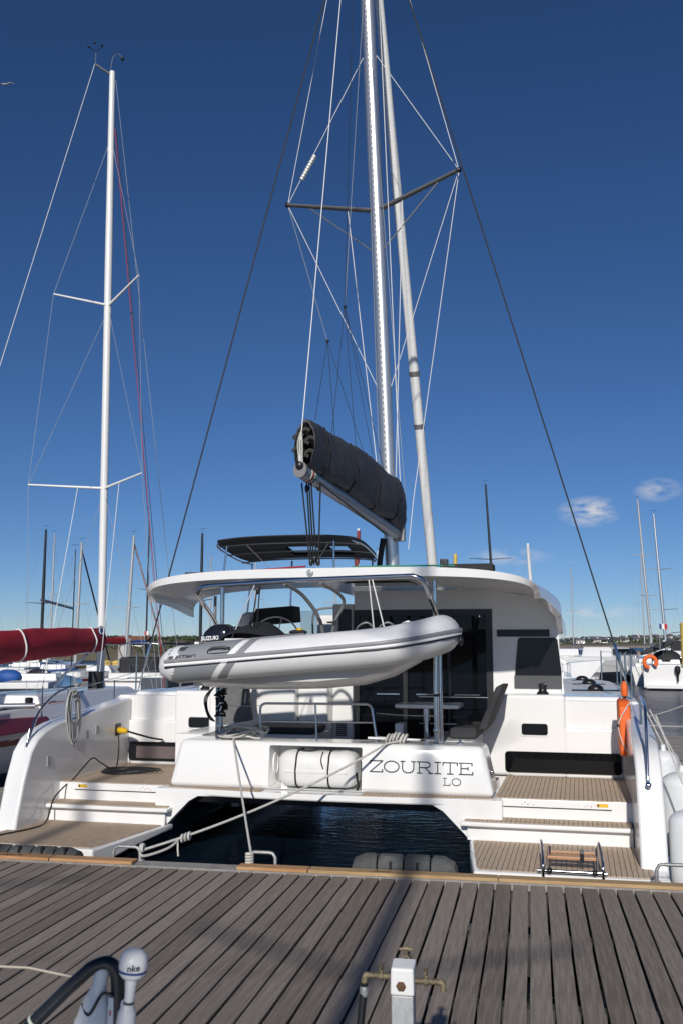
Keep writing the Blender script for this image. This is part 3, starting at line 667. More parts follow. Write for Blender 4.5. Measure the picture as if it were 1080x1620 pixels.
# hard top
def roofz(s, v):
    k = max(0, min(1, (v - 2.3) / 1.55)); k2 = max(0, min(1, (v - 3.85) / .5)); zs = 3.29 - (.20 if s > 0 else .17) * k ** 1.5 - (.24 * k2 if s > 0 else 0); Us = 2.68 + (.24 if s > 0 else .05) * k
    a = abs(s); a2 = math.sin(a * math.pi / 2) ** .9 if a > 0 else 0
    zc = 3.665 - .012 * max(0, v - 4)
    return (math.copysign(Us * a2, s), zs + (zc - zs) * max(0, 1 - a2 ** 3.3) ** (1 / 3.3))
def roof(name, s0, s1, vfn0, vfn1, ns, nv, th=.125):
    top = []; bot = []
    for j in range(nv + 1):
        rt_ = []; rb = []
        for i in range(ns + 1):
            s_ = s0 + (s1 - s0) * i / ns; v = vfn0(s_) + (vfn1(s_) - vfn0(s_)) * j / nv
            u, z = roofz(s_, v); e = abs(s_) ** 6
            r_ = .012 if j == 0 else 0
            rt_.append((u, v + (0 if j else 0), z - r_)); e2 = abs(s_) ** 3; rb.append((u * (1 - .03 * e2), v + (.008 if j == 0 else 0), z - th * (1 - .85 * e2)))
        top.append(rt_); bot.append(rb)
    n = ns + 1; m = nv + 1; vs = [p for r in top for p in r] + [p for r in bot for p in r]; fs = []
    o = n * m
    for j in range(nv):
        for i in range(ns):
            a = j * n + i; fs.append((a, a + 1, a + n + 1, a + n)); fs.append((o + a, o + a + n, o + a + n + 1, o + a + 1))
    for i in range(ns):
        fs.append((i, o + i, o + i + 1, i + 1)); a = nv * n + i; fs.append((a, a + 1, o + a + 1, o + a))
    for j in range(nv):
        a = j * n; fs.append((a, a + n, o + a + n, o + a)); a = j * n + ns; fs.append((a, o + a, o + a + n, a + n))
    return MB().add(vs, fs).build(name, gel, cat, 40)
va = lambda s: 1.62 + .72 * abs(s) ** 3
hardtop = roof('hard_top', -1, 1, va, lambda s: 3.85, 48, 12)
roof('coach_roof', -.12, 1, lambda s: 3.852, lambda s: 8.6, 24, 8)
# underside hatch (smoked skylight) and roof gear
MB().box(.05, .95, 2.6, 3.3, 3.515, 3.532).build('skylight', tint, cat, 0, bevel=.006)
bd = MB().lathe([(.045, 0), (.045, .006), (.038, .009)], (-.16, 1.618, 3.595), 24, (0, -1, 0)).build('badge', chrom, cat, 40)
MB().ring((-.16, 1.608, 3.595), .036, .004, (0, -1, 0), 24, 6).build('badge_ring', letw, bd, 60)
for dx in (-.013, .013): MB().ring((-.16 + dx, 1.607, 3.597), .011, .003, (0, -1, 0), 14, 5).build('badge_mark', letw, bd, 60)
for a, b in (((-1.95, 2.4, 3.66), (-.3, 1.9, 3.70)), ):
    MB().tube([a, b], .014, 6).build('red_line', ropered, cat, 60)
MB().tube([(0.3, 2.0, 3.69), (1.15, 2.1, 3.70), (1.72, 2.3, 3.705)], .012, 6).build('green_line', ropegrn, cat, 60)
MB().box(1.45, 2.1, 2.25, 2.6, 3.64, 3.725).build('roof_box', canvas, cat, 30, bevel=.015)
MB().box(1.42, 1.52, 2.2, 2.32, 3.66, 3.79).build('roof_clutch', blackp, cat, 30, bevel=.01)
MB().box(-2.25, -1.85, 2.5, 3.0, 3.60, 3.70).build('roof_box', canvas, cat, 30, bevel=.015)
# davit arch of stainless tube over the tender
def legp(s):
    return [(s * 1.45, 2.1, 1.46), (s * 1.46, 2.12, 2.5), (s * 1.45, 2.02, 2.80), (s * 1.43, 1.5, 3.05)]
P = smoothpath([(-1.56, 2.08, 2.6), (-1.50, 1.85, 2.93), (-1.40, 1.1, 3.20)], 6) + smoothpath([(-1.37, .85, 3.30), (-1.30, .80, 3.37), (-1.15, .80, 3.395)], 4) + [(0, .80, 3.45), (1.25, .80, 3.475)] + smoothpath([(1.30, .80, 3.475), (1.40, .82, 3.43), (1.45, .95, 3.32)], 4) + smoothpath([(1.45, 1.1, 3.24), (1.42, 1.8, 3.08), (1.42, 2.06, 2.75)], 6)
MB().tube(P, .030, 12).build('davit_arch', steel, cat, 60)
for s, u in ((-1, -1.56), (1, 1.42)): MB().tube([(u, 2.08, 2.75 if s > 0 else 2.6), (u, 2.1, 1.46)], .028, 10).build('davit_leg', steel, cat, 60)
MB().tube(smoothpath([(-.31, 1.0, 3.42), (-.20, 1.5, 3.28), (-.06, 1.85, 2.9), (-.05, 1.9, 2.2)]), .024, 10).build('davit_brace', alu_d, cat, 60)
MB().tube(smoothpath([(.10, 1.2, 3.44), (.25, 1.75, 3.25), (.10, 1.85, 2.95), (.02, 1.9, 2.5)]), .022, 10).build('davit_brace', alu_d, cat, 60)
MB().tube([(-1.72, 2.35, 2.7), (-1.72, 2.35, 3.35)], .022, 8).build('roof_post', alu_d, cat, 60)
# bimini over the helm
def bim(name, u0, u1, v0, v1, z0, z1, holes, mt):
    n, m = 14, 8; vs = []; fs = []; th = .05
    for lay in (0, 1):
        for j in range(m + 1):
            for i in range(n + 1):
                a = -1 + 2 * i / n; b = j / m
                rc = 1 - .10 * (abs(2 * b - 1) ** 4); u = (u0 + u1) / 2 + (u1 - u0) / 2 * a * rc
                v = v0 + (v1 - v0) * b; z = z0 + (z1 - z0) * b - .05 * abs(a) ** 3 - lay * th * (1 - .7 * max(abs(a), abs(2 * b - 1)) ** 6)
                vs.append((u, v, z))
    N = n + 1; O = N * (m + 1)
    for j in range(m):
        for i in range(n):
            if (i, j) in holes: continue
            a = j * N + i; fs += [(a, a + 1, a + N + 1, a + N), (O + a, O + a + N, O + a + N + 1, O + a + 1)]
    for i in range(n): fs += [(i, O + i, O + i + 1, i + 1), (m * N + i, m * N + i + 1, O + m * N + i + 1, O + m * N + i)]
    for j in range(m): fs += [(j * N, j * N + N, O + j * N + N, O + j * N), (j * N + n, O + j * N + n, O + j * N + N + n, j * N + N + n)]
    return MB().add(vs, fs).build(name, mt, cat, 50), vs, N
holes = {(i, j) for i in (6, 7, 8) for j in (3, 4, 5)} | {(i, j) for i in (10, 11) for j in (3, 4, 5)}
bo, vs, N = bim('bimini', -2.42, -.02, 3.9, 5.5, 4.36, 4.16, holes, canvas)
for cols in ((6, 9), (10, 12)):
    q = [vs[3 * N + cols[0]], vs[3 * N + cols[1]], vs[6 * N + cols[1]], vs[6 * N + cols[0]]]
    MB().add([(p[0], p[1], p[2] - .015) for p in q], [(0, 1, 2, 3)]).build('bimini_window', clear, bo, 0)
for i in (0, 14):
    P = [Vector(vs[j * N + i]) - Vector((0, 0, .06)) for j in range(9)]
    MB().tube(P, .014, 8).build('bimini_bow', steel, bo, 60)
for j in (1, 4, 7):
    P = [Vector(vs[j * N + i]) - Vector((0, 0, .075)) for i in range(15)]
    MB().tube(P, .012, 8).build('bimini_bow', alu_d, bo, 60)
for (a, b) in (((-2.18, 4.0, 4.22), (-2.25, 4.0, 3.62)), ((-.45, 4.0, 4.26), (-.45, 4.0, 3.66)), ((-1.5, 5.3, 4.08), (-1.5, 5.2, 3.1)), ((-.12, 5.3, 4.10), (-.12, 5.2, 3.5)), ((-2.2, 5.3, 4.05), (-2.3, 5.2, 2.7))):
    MB().tube([a, b], .016, 8).build('bimini_post', steel, bo, 60)
MB().tube([(-1.9, 4.1, 4.25), (-1.4, 4.8, 3.6)], .004, 5).build('bimini_stay', wire, bo, 0)
MB().tube([(-.55, 4.1, 4.25), (-1.2, 4.8, 3.6)], .004, 5).build('bimini_stay', wire, bo, 0)
# boarding ladder folded on the starboard platform
lad = MB().tube(smoothpath([(2.72, -.02, .40), (2.72, -.03, .52), (2.71, .12, .60), (2.69, .42, .66), (2.69, .50, .60)]), .016, 8).build('boarding_ladder', steel, cat, 60)
MB().tube(smoothpath([(3.30, -.02, .40), (3.30, -.03, .52), (3.29, .12, .60), (3.27, .42, .66), (3.27, .50, .60)]), .016, 8).build('ladder_side', steel, lad, 60)
for u in (2.78, 3.24): MB().tube([(u, .0, .44), (u, .30, .62)], .014, 8).build('ladder_side', steel, lad, 60)
MB().tube([(2.66, -.01, .455), (3.34, -.01, .455)], .019, 10).build('ladder_rung', steel, lad, 60)
MB().box(2.76, 3.24, .10, .22, .545, .575).build('ladder_tread', skinw, lad, 30, bevel=.006)
MB().box(2.76, 3.24, .24, .32, .575, .60).build('ladder_tread', skinw, lad, 30, bevel=.006)
for u in (2.78, 3.22): MB().ball((u, -.01, .455), .033).build('ladder_hinge', blackp, lad, 60)
MB().box(3.08, 3.12, .09, .33, .53, .61).build('ladder_strap', blackp, lad, 0)
# winches
def winch(u, v, z):
    w = MB().lathe([(.085, 0), (.085, .02), (.06, .04), (.052, .08), (.062, .12), (.06, .14), (.02, .15)], (u, v, z), 18).build('winch', blackp, cat, 40)
    MB().tube([(u - .06, v, z + .16), (u + .06, v, z + .18)], .012, 6).build('winch_handle', chrom, w, 60)
winch(2.62, 3.95, 1.985); winch(-2.55, 4.15, 1.985)
# --- rig
mb0 = Vector((.06, 6.2, 3.5)); mtop = Vector((-.30, 5.25, 17.9))
def mpt(z): return mb0.lerp(mtop, (z - mb0.z) / (mtop.z - mb0.z))
mast = MB().tube([mpt(z) for z in (3.5, 6, 9, 12, 15, 17.9)], .125, 18, sx=.85).build('mast', alu, cat, 60)
q = [mpt(z) + Vector((-.01, -.125, 0)) for z in (5.2, 9, 13, 17.8)]
MB().tube(q, .016, 6).build('luff_track', letw, mast, 60)
slm = MB()
for k in range(120):
    z = 5.3 + k * .102; p = mpt(z) + Vector((-.01, -.143, 0)); slm.box(p.x - .006, p.x + .006, p.y - .004, p.y, z, z + .05)
slm.build('track_slot', blackp, mast, 0)['kind'] = 'stuff'
spm = mpt(10.35) + Vector((0, -.02, 0))
tips = [Vector((-1.72, 5.6, 10.58)), Vector((1.38, 5.6, 10.88))]
for tip in tips:
    a = spm; d = (tip - a).normalized(); sd_ = d.cross(Vector((0, 0, 1))).normalized()
    rings = []
    for t in (0.03, 1.0):
        c = a.lerp(tip, t); w = .075 - .02 * t; h = .035 - .008 * t; upv = sd_.cross(d)
        rings.append([c + sd_ * w * math.cos(2 * math.pi * k / 10) + upv * h * math.sin(2 * math.pi * k / 10) for k in range(10)])
    sp = MB().loft(rings).build('spreader', alu_d, cat, 50)
    MB().ball(tip, .05).build('spreader_end', blackp, sp, 60)
    st_ = a.lerp(tip, .78)
    MB().tube([mpt(9.55), st_], .011, 6).build('spreader_strut', alu_d, cat, 60)
    sgn = -1 if tip.x < 0 else 1
    MB().tube([tip, mpt(13.25) + Vector((sgn * .11, 0, 0))], .006, 5).build('diamond_stay', wirew, cat, 0)
    MB().tube([tip, mpt(17.2) + Vector((sgn * .1, 0, 0))], .006, 5).build('upper_stay', wirew, cat, 0)
    MB().tube([tip, mpt(7.15) + Vector((sgn * .11, 0, 0))], .006, 5).build('diamond_stay', wirew, cat, 0)
    # running lines down from the spreader
    MB().tube([a.lerp(tip, .32), mpt(5.35) + Vector((sgn * .14, -.12, 0))], .007, 5).build('flag_halyard', wirew, cat, 0)
tl = Vector((-1.72, 5.6, 10.58)) + (mpt(13.25) - Vector((-1.72, 5.6, 10.58))) * .17
rr_ = MB()
for k in range(9): rr_.lathe([(.045, 0), (.045, .045), (.03, .05)], tl.lerp(mpt(13.25), .0 + k * .022), 10, (mpt(13.25) - tl))
rr_.build('radar_reflector', mat('reflector_white', (.6, .6, .58), .4, .3), cat, 40)
MB().tube([(1.38, 5.6, 10.85), (.46, 6.0, 5.2), (.36, 6.0, 4.3)], .0065, 5).build('lower_line', wirew, cat, 0)
# furled head sail
fs0 = Vector((.02, 12.3, 2.4)); fs1 = Vector((-.27, 5.6, 17.4))
MB().tube([fs0.lerp(fs1, t) for t in (0, .03, .06, .5, .9, 1)], [.02, .10, .115, .10, .085, .03], 12).build('furled_headsail', mat('furled_sail', (.80, .80, .78), .6, var=.04, vscale=3, stretch=(1, 1, 4), bump=.3, bscale=9), cat, 60)
for t_ in (.33, .40): 
    p_ = fs0.lerp(fs1, t_); MB().tube([p_, fs0.lerp(fs1, t_ + .006)], .118, 12).build('sail_band', alu_d, cat, 60)
# halyards along the mast
for (a, b, m_, r_) in (((-.28, 5.2, 17), (-.10, 5.9, 5.0), wire, .007), ((-.30, 5.05, 17), (-.42, 4.6, 8.2), wired, .005), ((-.02, 5.2, 16.5), (.24, 6.0, 5.1), wirew, .007), ((-.1, 5.3, 13), (.30, 6.1, 5.2), wire, .006)):
    MB().tube([a, b], r_, 5).build('halyard', m_, cat, 0)
# boom, sail bag, topping lift, lazy jacks
b0 = Vector((.15, 6.0, 4.58)); b1 = Vector((-.32, 1.72, 4.955))
boom = MB().tube([b0, b1], .105, 16, sx=.85).build('boom', boom_m, cat, 60)
bd_ = (b0 - b1).normalized(); br = bd_.cross(Vector((0, 0, 1))).normalized(); bu_ = br.cross(bd_)
MB().tube([b1 - bd_ * .03, b1 + bd_ * .03], .112, 16, sx=.85).build('boom_end_cap', alu_d, boom, 60)
MB().ball(b1 - bd_ * .05 + bu_ * .05, .055, (1, .6, 1)).build('sheave', blackp, boom, 60)
for k in range(4): MB().tube([b1 + bd_ * (.18 + .05 * k) + bu_ * .105 * math.cos(a) + br * .095 * math.sin(a) for a in [2 * math.pi * i / 16 for i in range(17)]], .009, 5).build('reef_line', (ropew, ropered, ropew, ropegrn)[k], boom, 60)
rings = []; rndb = random.Random(2); NB = 22
for j in range(26):
    t = j / 25; c = b1.lerp(b0, t * 1.01 + .0) + bd_ * .02
    hh = .285 + .13 * math.sin(min(1, t * 1.3) * math.pi * .5); wd = .15 + .065 * math.sin(t * math.pi * .62)
    if t > .93: hh *= 1 - (t - .93) * 4; wd *= 1 - (t - .93) * 5
    ring = []
    for k in range(NB):
        a = 2 * math.pi * k / NB; ca, sa = math.cos(a), math.sin(a)
        pw_ = lambda x: math.copysign(abs(x) ** .8, x)
        w_ = 1 + .05 * math.sin(5 * a + j * .9) + .045 * math.sin(2 * a - j * .55) + .035 * rndb.uniform(-1, 1) - (.08 if j % 6 == 3 else 0)
        ring.append(c + bu_ * (.07 + hh * .95 + hh * pw_(sa) * w_ + (.06 * (1 - t) if sa > .5 else 0)) + br * (wd * pw_(ca) * w_ * (1 - .25 * max(0, sa)) + .03))
    rings.append(ring)
bag = MB().loft(rings[:], True, False)
bagin = [[b1.lerp(b0, .0) + bd_ * (.02 + .5 * q) + (p - (b1 + bd_ * .02)) * (.94 - .3 * q) for p in rings[0]] for q in (0, .5, 1)]
bag.loft([rings[0]] + bagin, True, False)
last = rings[-1]; bag.add(last, [tuple(range(len(last)))])
bago = bag.build('sail_bag', bagm, cat, 60)
for j in (3, 9, 15, 21):
    MB().tube([p + (p - (b1.lerp(b0, j / 25) + bu_ * .45)).normalized() * .012 for p in rings[j]] + [rings[j][0]], .011, 5).build('bag_strap', ropeb, bago, 60)
fold = MB()
for k in range(7):
    c = b1 + bd_ * .06 + bu_ * (.16 + .06 * k) + br * (.09 * math.sin(k * 2.1))
    fold.tube(smoothpath([c - br * .07, c + bu_ * .05 + br * .02 - bd_ * .02, c + br * .08 + bu_ * .03]), .026, 6)
fold.build('folded_sail', mat('sailcloth', (.05, .048, .042), .8, var=.2, vscale=20), bago, 60)
MB().tube([b1 - bd_ * .06 + bu_ * .08, b1 - bd_ * .03 + bu_ * .45, (-.30, 5.1, 17.8)], .008, 5).build('topping_lift', wirew, cat, 0)
for k in range(3): MB().tube(smoothpath([b1 - bd_ * .05 + bu_ * .08 + br * .02 * k, b1 - bd_ * .06 + bu_ * .35 + br * (.03 * k - .03), b1 - bd_ * .03 + bu_ * .52]), .012, 6).build('topping_tail', ropew, cat, 60)
tipL = tips[0]
n1 = tipL.lerp(b1.lerp(b0, .55) + bu_ * .85, .58); n2 = Vector((-.42, 4.6, 8.2))
for nn, src, tg in ((n1, tipL, (.10, .28, .62)), (n2, mpt(15), (.25, .5, .72, .85))):
    MB().tube([src, nn], .006, 5).build('lazy_jack', wire, cat, 0)
    MB().ball(nn, .03).build('lazy_jack_block', blackp, cat, 60)
    for q in tg: MB().tube([nn, b1.lerp(b0, q) + bu_ * .82], .0045, 5).build('lazy_jack', wired, cat, 0)
# mainsheet
ms = b1 + bd_ * .30 - bu_ * .1
for k, (dx, dx2) in enumerate(((-.10, -.05), (-.03, -.03), (.0, .0), (.03, .04), (.16, .06))):
    MB().tube([ms + Vector((dx, 0, 0)), (-.20 + dx2, 1.95, 3.72)], .011, 6).build('mainsheet', ropeb, cat, 60)
for p in (ms + Vector((-.03, 0, -.08)), ms + Vector((.13, 0, -.06)), Vector((-.24, 1.95, 3.76)), Vector((-.14, 1.95, 3.76)), Vector((-.19, 1.95, 3.80))):
    MB().ball(p, .045, (.6, .6, 1.3)).build('sheet_block', blackp, cat, 60)
MB().tube([ms + Vector((.16, .0, -.02)), b0 - bu_ * .14 - bd_ * .5], .010, 5).build('outhaul', ropeb, cat, 60)
gn = MB().box(b0.x - .02, b0.x + .14, 5.98, 6.12, 4.45, 4.75).build('gooseneck', alu_d, cat, 0)
MB().tube(smoothpath([mpt(3.7) + Vector((-.16, -.1, 0)), mpt(4.0) + Vector((-.2, -.14, 0)), mpt(4.5) + Vector((-.12, -.1, 0))]), [.05] * 13, 8).build('mast_boot', canvas, cat, 60)
MB().ball(mpt(5.2) + Vector((.2, 0, .05)), .06).build('deck_light', letw, cat, 60)
# ------------------------------------------------------------------ tender hanging in the davits
din = thing('inflatable_dinghy', 'light grey inflatable tender with outboard hanging from the davits above the beam', 'dinghy', (0, 1.0, 2.2), 'B')
RT = .215
def zax(u): return 2.45 + (u + 1.5) * .083
def side(v0, sg):
    return [(-1.64, v0, zax(-1.64) + .01), (-1.60, v0, zax(-1.6)), (-1.50, v0, zax(-1.5)), (-1.40, v0, zax(-1.4))] + [(u, v0, zax(u)) for u in (-1.0, -.5, 0, .4, .75)] + \
           [(1.05, v0 + sg * .03, 2.67), (1.29, v0 + sg * .12, 2.715), (1.47, v0 + sg * .27, 2.765), (1.57, v0 + sg * .44, 2.80)]
near = side(.42, 1); far = side(1.58, -1)
path = near + [(1.60, 1.0, 2.815)] + far[::-1]
rad = [.05, .13, .195, RT] + [RT] * (len(path) - 8) + [RT, .195, .13, .05]
tubeo = MB().tube(path, rad, 24).build('buoyancy_tube', hyl, din, 60)
def tskin(name, uA, uB, r, mt, t0=-180, t1=180, n=28, m=6):
    """a skin on the straight part of the near tube between the curves uA(z) and uB(z)"""
    vs = []; fs = []
    for k in range(n + 1):
        th = R(t0 + (t1 - t0) * k / n); dz = math.sin(th) * r
        for j in range(m + 1):
            u = uA(dz) + (uB(dz) - uA(dz)) * j / m
            rr = r * (1 if u > -1.40 else max(.25, 1 - ((-1.40 - u) / .24) ** 2 * .75))
            vs.append((u, .42 - math.cos(th) * rr, zax(u) + math.sin(th) * rr))
    for k in range(n):
        for j in range(m): a = k * (m + 1) + j; fs.append((a, a + 1, a + m + 2, a + m + 1))
    return MB().add(vs, fs).build(name, mt, tubeo, 60)
dg_ = lambda c: (lambda z: c + z * .9)
tskin('stern_panel', lambda z: -1.625, dg_(-.80), RT + .003, hyd)
tskin('stripe', dg_(-.70), dg_(-.60), RT + .003, hystripe, -75, 95)
tskin('stripe', dg_(-.79), dg_(-.71), RT + .0045, letw, -75, 95)
# rubbing strake along the outside
outp = [(p[0], p[1] - RT * .985, p[2] - .005) for p in near[2:9]]
for i, p in enumerate(near[9:]): 
    a = R((10, 28, 48, 70)[i]); outp.append((p[0] + RT * math.sin(a), p[1] - RT * math.cos(a), p[2] - .005))
outp.append((1.60 + RT, 1.0, 2.81))
def strake(dz, r, mt, nm): MB().tube(smoothpath([(p[0], p[1] + abs(dz) * .12, p[2] + dz) for p in outp], 4), r, 6).build(nm, mt, tubeo, 60)
strake(.045, .028, hystripe, 'strake_band'); strake(.006, .018, letw, 'rubbing_strake'); strake(-.022, .011, letd, 'strake_line')
# lettering laid on the curve of the tube
def ontube(u0, th0, r=RT + .006):
    return lambda x, y: (u0 + x, .42 - math.cos(th0 + y / r) * r, zax(u0 + x) + math.sin(th0 + y / r) * r)
text_pts('PLASTIMO', .074, letd, 'lettering', tubeo, ontube(-1.46, R(13)), shear=.25, ext=.0016)
text_pts('YACHT', .034, hystripe, 'lettering', tubeo, ontube(-1.09, R(14)), shear=.25)
f_ = ontube(-1.36, R(42))
mk = MB()
for k in range(3):
    q = [f_(k * .03 + a, b) for a, b in ((0, 0), (.02, 0), (.04, .05), (.02, .05))]; mk.add(q, [(0, 1, 2, 3)])
mk.add([f_(a, b) for a, b in ((.0, .053), (.11, .053), (.117, .066), (.007, .066))], [(0, 1, 2, 3)])
mk.build('maker_mark', letd, tubeo, 0)
# grab handle
f_ = ontube(-.98, R(33), RT + .004)
hb = MB(); N_ = 20
pts = [f_(.13 + .14 * math.copysign(abs(math.cos(2 * math.pi * k / N_)) ** .5, math.cos(2 * math.pi * k / N_)), .045 * math.copysign(abs(math.sin(2 * math.pi * k / N_)) ** .5, math.sin(2 * math.pi * k / N_))) for k in range(N_)]
hb.add(pts, [tuple(range(N_))]); h1 = hb.build('handle_patch', blackp, tubeo, 0)
f2 = ontube(-.98, R(35), RT + .03); MB().tube(smoothpath([f_(.02, .01), f2(.06, .01), f2(.20, .01), f_(.24, .01)]), .016, 8).build('handle', rubber, tubeo, 60)
# rigid hull under the tubes
rings = []
for u, hw, zk in ((-1.25, .50, 2.17), (-.6, .52, 2.15), (.2, .52, 2.17), (.7, .48, 2.22), (1.05, .38, 2.32), (1.36, .24, 2.49), (1.52, .08, 2.66)):
    za = zax(u) - .14 if u < .8 else 2.55 + (u - .8) * .16
    rings.append([(u, 1.0 - hw, za), (u, 1.0 - hw * .86, zk + .10), (u, 1.0 - hw * .45, zk + .035), (u, 1.0, zk), (u, 1.0 + hw * .45, zk + .035), (u, 1.0 + hw * .86, zk + .10), (u, 1.0 + hw, za)])
MB().loft(rings).build('rigid_hull', hullw, din, 40)
MB().box(-1.30, -1.24, .6, 1.4, 2.2, 2.72).build('transom_board', hullw, din, 30, bevel=.01)
MB().box(-.35, .0, .55, 1.45, 2.60, 2.76).build('thwart', hyl, din, 40, bevel=.04, seg=3)
# black cover heaped over the stern seat, tank and lines
vs = []; fs = []
for j in range(9):
    for i in range(15):
        a = i / 14; b = j / 8; u = -1.05 + .95 * a; v = .62 + .75 * b
        z = 2.66 + .30 * math.sin(math.pi * min(1, a * 1.15)) ** .6 * math.sin(math.pi * (b * .8 + .1)) ** .5 + .015 * math.sin(9 * a + 5 * b)
        vs.append((u, v, z))
for j in range(8):
    for i in range(14): a = j * 15 + i; fs.append((a, a + 1, a + 16, a + 15))
MB().add(vs, fs).build('seat_cover', canvas, din, 60)
MB().box(-.92, -.42, .60, .64, 2.70, 2.76).build('console_panel', hyl, din, 30, bevel=.01)
MB().tube([(-1.1, .45, zax(-1.1) + .22), (.1, .45, zax(.1) + .225)], .012, 6).build('grab_line', hystripe, din, 60)
MB().ball((-.02, .62, 2.83), .07, (1.6, 1, .45)).build('bow_bag', canvas, din, 60)
MB().ball((-.0, .60, 2.86), .03, (1.4, 1, .6)).build('yellow_tag', yelp, din, 60)
for u, h in ((.72, .10), (.98, .10), (1.22, .12)):
    MB().tube(smoothpath([(u - .16, 1.0, 2.78), (u - .10, .95, 2.86 + h * .4), (u + .02, .95, 2.89 + h * .5), (u + .14, 1.0, 2.80)]), .012, 6).build('hoop_line', wire if u > 1 else alu_d, din, 60)
MB().ball((1.60 + RT + .01, .93, 2.73), .05, (.6, 1, 1.2)).build('bow_eye', blackp, din, 60)
# outboard motor
ob = MB()
secs = []
for z, u0, u1, hv in ((2.60, -1.42, -1.10, .11), (2.66, -1.47, -1.06, .145), (2.76, -1.47, -1.05, .155), (2.86, -1.42, -1.06, .15), (2.925, -1.35, -1.09, .125), (2.955, -1.28, -1.14, .08)):
    secs.append([((u0 + u1) / 2 + (u1 - u0) / 2 * math.copysign(abs(math.cos(2 * math.pi * k / 20)) ** .55, math.cos(2 * math.pi * k / 20)) + .12, 1.0 + hv * math.copysign(abs(math.sin(2 * math.pi * k / 20)) ** .55, math.sin(2 * math.pi * k / 20)), z - .02) for k in range(20)])
out = ob.loft(secs).build('outboard_motor', blackg, din, 50)
MB().tube([(-1.14, 1.0, 2.62), (-1.35, 1.0, 2.50), (-1.58, 1.0, 2.42)], [.09, .06, .05], 10).build('outboard_leg', blackp, out, 60)
MB().ball((-1.60, 1.0, 2.40), .05, (.8, .8, 2.0)).build('gearcase', blackp, out, 60)
text_pts('SUZUKI', .066, letw, 'lettering', out, lambda x, y: (-1.31 + x, .838 + abs(x - .17) * .02, 2.735 + y + x * .06), ext=.002)
MB().add([(-1.32, .837, 2.70), (-.98, .842, 2.722), (-.98, .842, 2.736), (-1.32, .837, 2.708)], [(0, 1, 2, 3)]).build('red_flash', letr, out, 0)
# lifting tackles
tk = thing('lifting_tackle', 'black and white lifting lines at the outboard end of the grey tender', 'tackle', (-.7, .8, 3.0), 'B', 'tender lifting tackles')
for a, b, m_ in (((-.62, .8, 3.40), (-.90, .75, 2.72), wire), ((-.58, .8, 3.40), (-.66, .75, 2.75), ropeb), ((-.55, .8, 3.40), (-.56, .7, 2.80), ropeb)):
    MB().tube([a, b], .008, 6).build('fall', m_, tk, 60)
MB().ball((-.58, .8, 3.33), .035, (.6, .6, 1.4)).build('block', blackp, tk, 60); MB().ball((-.62, .75, 2.9), .035, (.6, .6, 1.6)).build('block', blackp, tk, 60)
tk = thing('lifting_tackle', 'pale lifting lines from the arch to the bow end of the grey tender', 'tackle', (.8, .8, 3.0), 'B', 'tender lifting tackles')
for a, b in (((.78, .8, 3.45), (.82, .9, 2.84)), ((.82, .8, 3.45), (.95, .9, 2.84))): MB().tube([a, b], .008, 6).build('fall', wirew, tk, 60)
# ------------------------------------------------------------------ life raft in the beam locker
rf = thing('life_raft', 'white life raft canister with black straps in the locker of the beam', 'life raft', (-.11, 1.95, .89), 'B')
def rsec(u, k):
    P = []
    for i in range(24):
        a = 2 * math.pi * i / 24; P.append((u, 1.93 + .235 * k * math.copysign(abs(math.cos(a)) ** .62, math.cos(a)), 1.13 + .225 * k * math.copysign(abs(math.sin(a)) ** .62, math.sin(a))))
    return P
MB().loft([rsec(-.60, .62), rsec(-.585, .80), rsec(-.54, .93), rsec(-.46, 1.0), rsec(-.30, 1.0), rsec(.10, 1.0), rsec(.26, 1.0), rsec(.33, .93), rsec(.375, .80), rsec(.39, .62)]).build('canister', canis, rf, 50)
MB().loft([[(u, 1.93 + (y - 1.93) * 1.025, z) for (u_, y, z) in [(p[0], p[1], p[2]) for p in rsec(0, k)]] for u, k in ((-.1, 1),)] * 1 if False else [[(u, 1.688, z) for z in (1.095, 1.125)] + [(u, 1.70, z) for z in (1.125, 1.095)] for u in (-.50, .30)]).build('seam', canis, rf, 30)
for u in (-.36, .06):
    P = [(u + (.01 if p[2] > 1.2 else 0), 1.93 + (p[1] - 1.93) * 1.03, 1.13 + (p[2] - 1.13) * 1.03) for p in rsec(u, 1.0)]
    MB().tube(P + [P[0]], .011, 6).build('strap', ropeb, rf, 60)
MB().tube(smoothpath([(-.36, 1.80, 1.37), (-.2, 1.78, 1.36), (-.05, 1.82, 1.375), (.06, 1.84, 1.37), (.2, 1.82, 1.385)]), .010, 6).build('strap', ropeb, rf, 60)
MB().tube(smoothpath([(-.02, 1.77, 1.35), (-.03, 1.70, 1.25), (-.0, 1.69, 1.15)]), .008, 6).build('strap', ropeb, rf, 60)
MB().tube(smoothpath([(.40, 1.8, 1.10), (.42, 1.76, 1.02), (.43, 1.78, .93), (.40, 1.8, .90)]), .014, 6).build('painter', ropeb, rf, 60)
# ------------------------------------------------------------------ ropes
def rope(name, label, cat_, base, parts, group=None):
    t = thing(name, label, cat_, base, 'W', group)
    for nm, P, r, m_ in parts: MB().tube(P, r, 8).build(nm, m_, t, 60)
    return t
A = toW((-1.24, 1.84, 1.47)); B = Vector((-.93, -.04, .60))
hit = []
for k in range(4): hit.append(('hitch', [Vector((-.945 + .032 * math.cos(a), -.04 + .032 * math.sin(a), .49 + .028 * k + .012 * a / 6.28)) for a in [2 * math.pi * i / 12 for i in range(13)]], .013, ropew))
rope('mooring_rope', 'white mooring rope from rope pile on beam down to the middle dock hoop', 'rope', tuple(B), [('line', sag(A, B, .015), .013, ropew), ('line', [toW((-1.24, 2.0, 1.475)), A], .013, ropew)] + hit, 'stern mooring ropes')
A = toW((.79, 1.80, 1.47)); B = Vector((-2.10, -.04, .57))
K = A.lerp(B, .86)
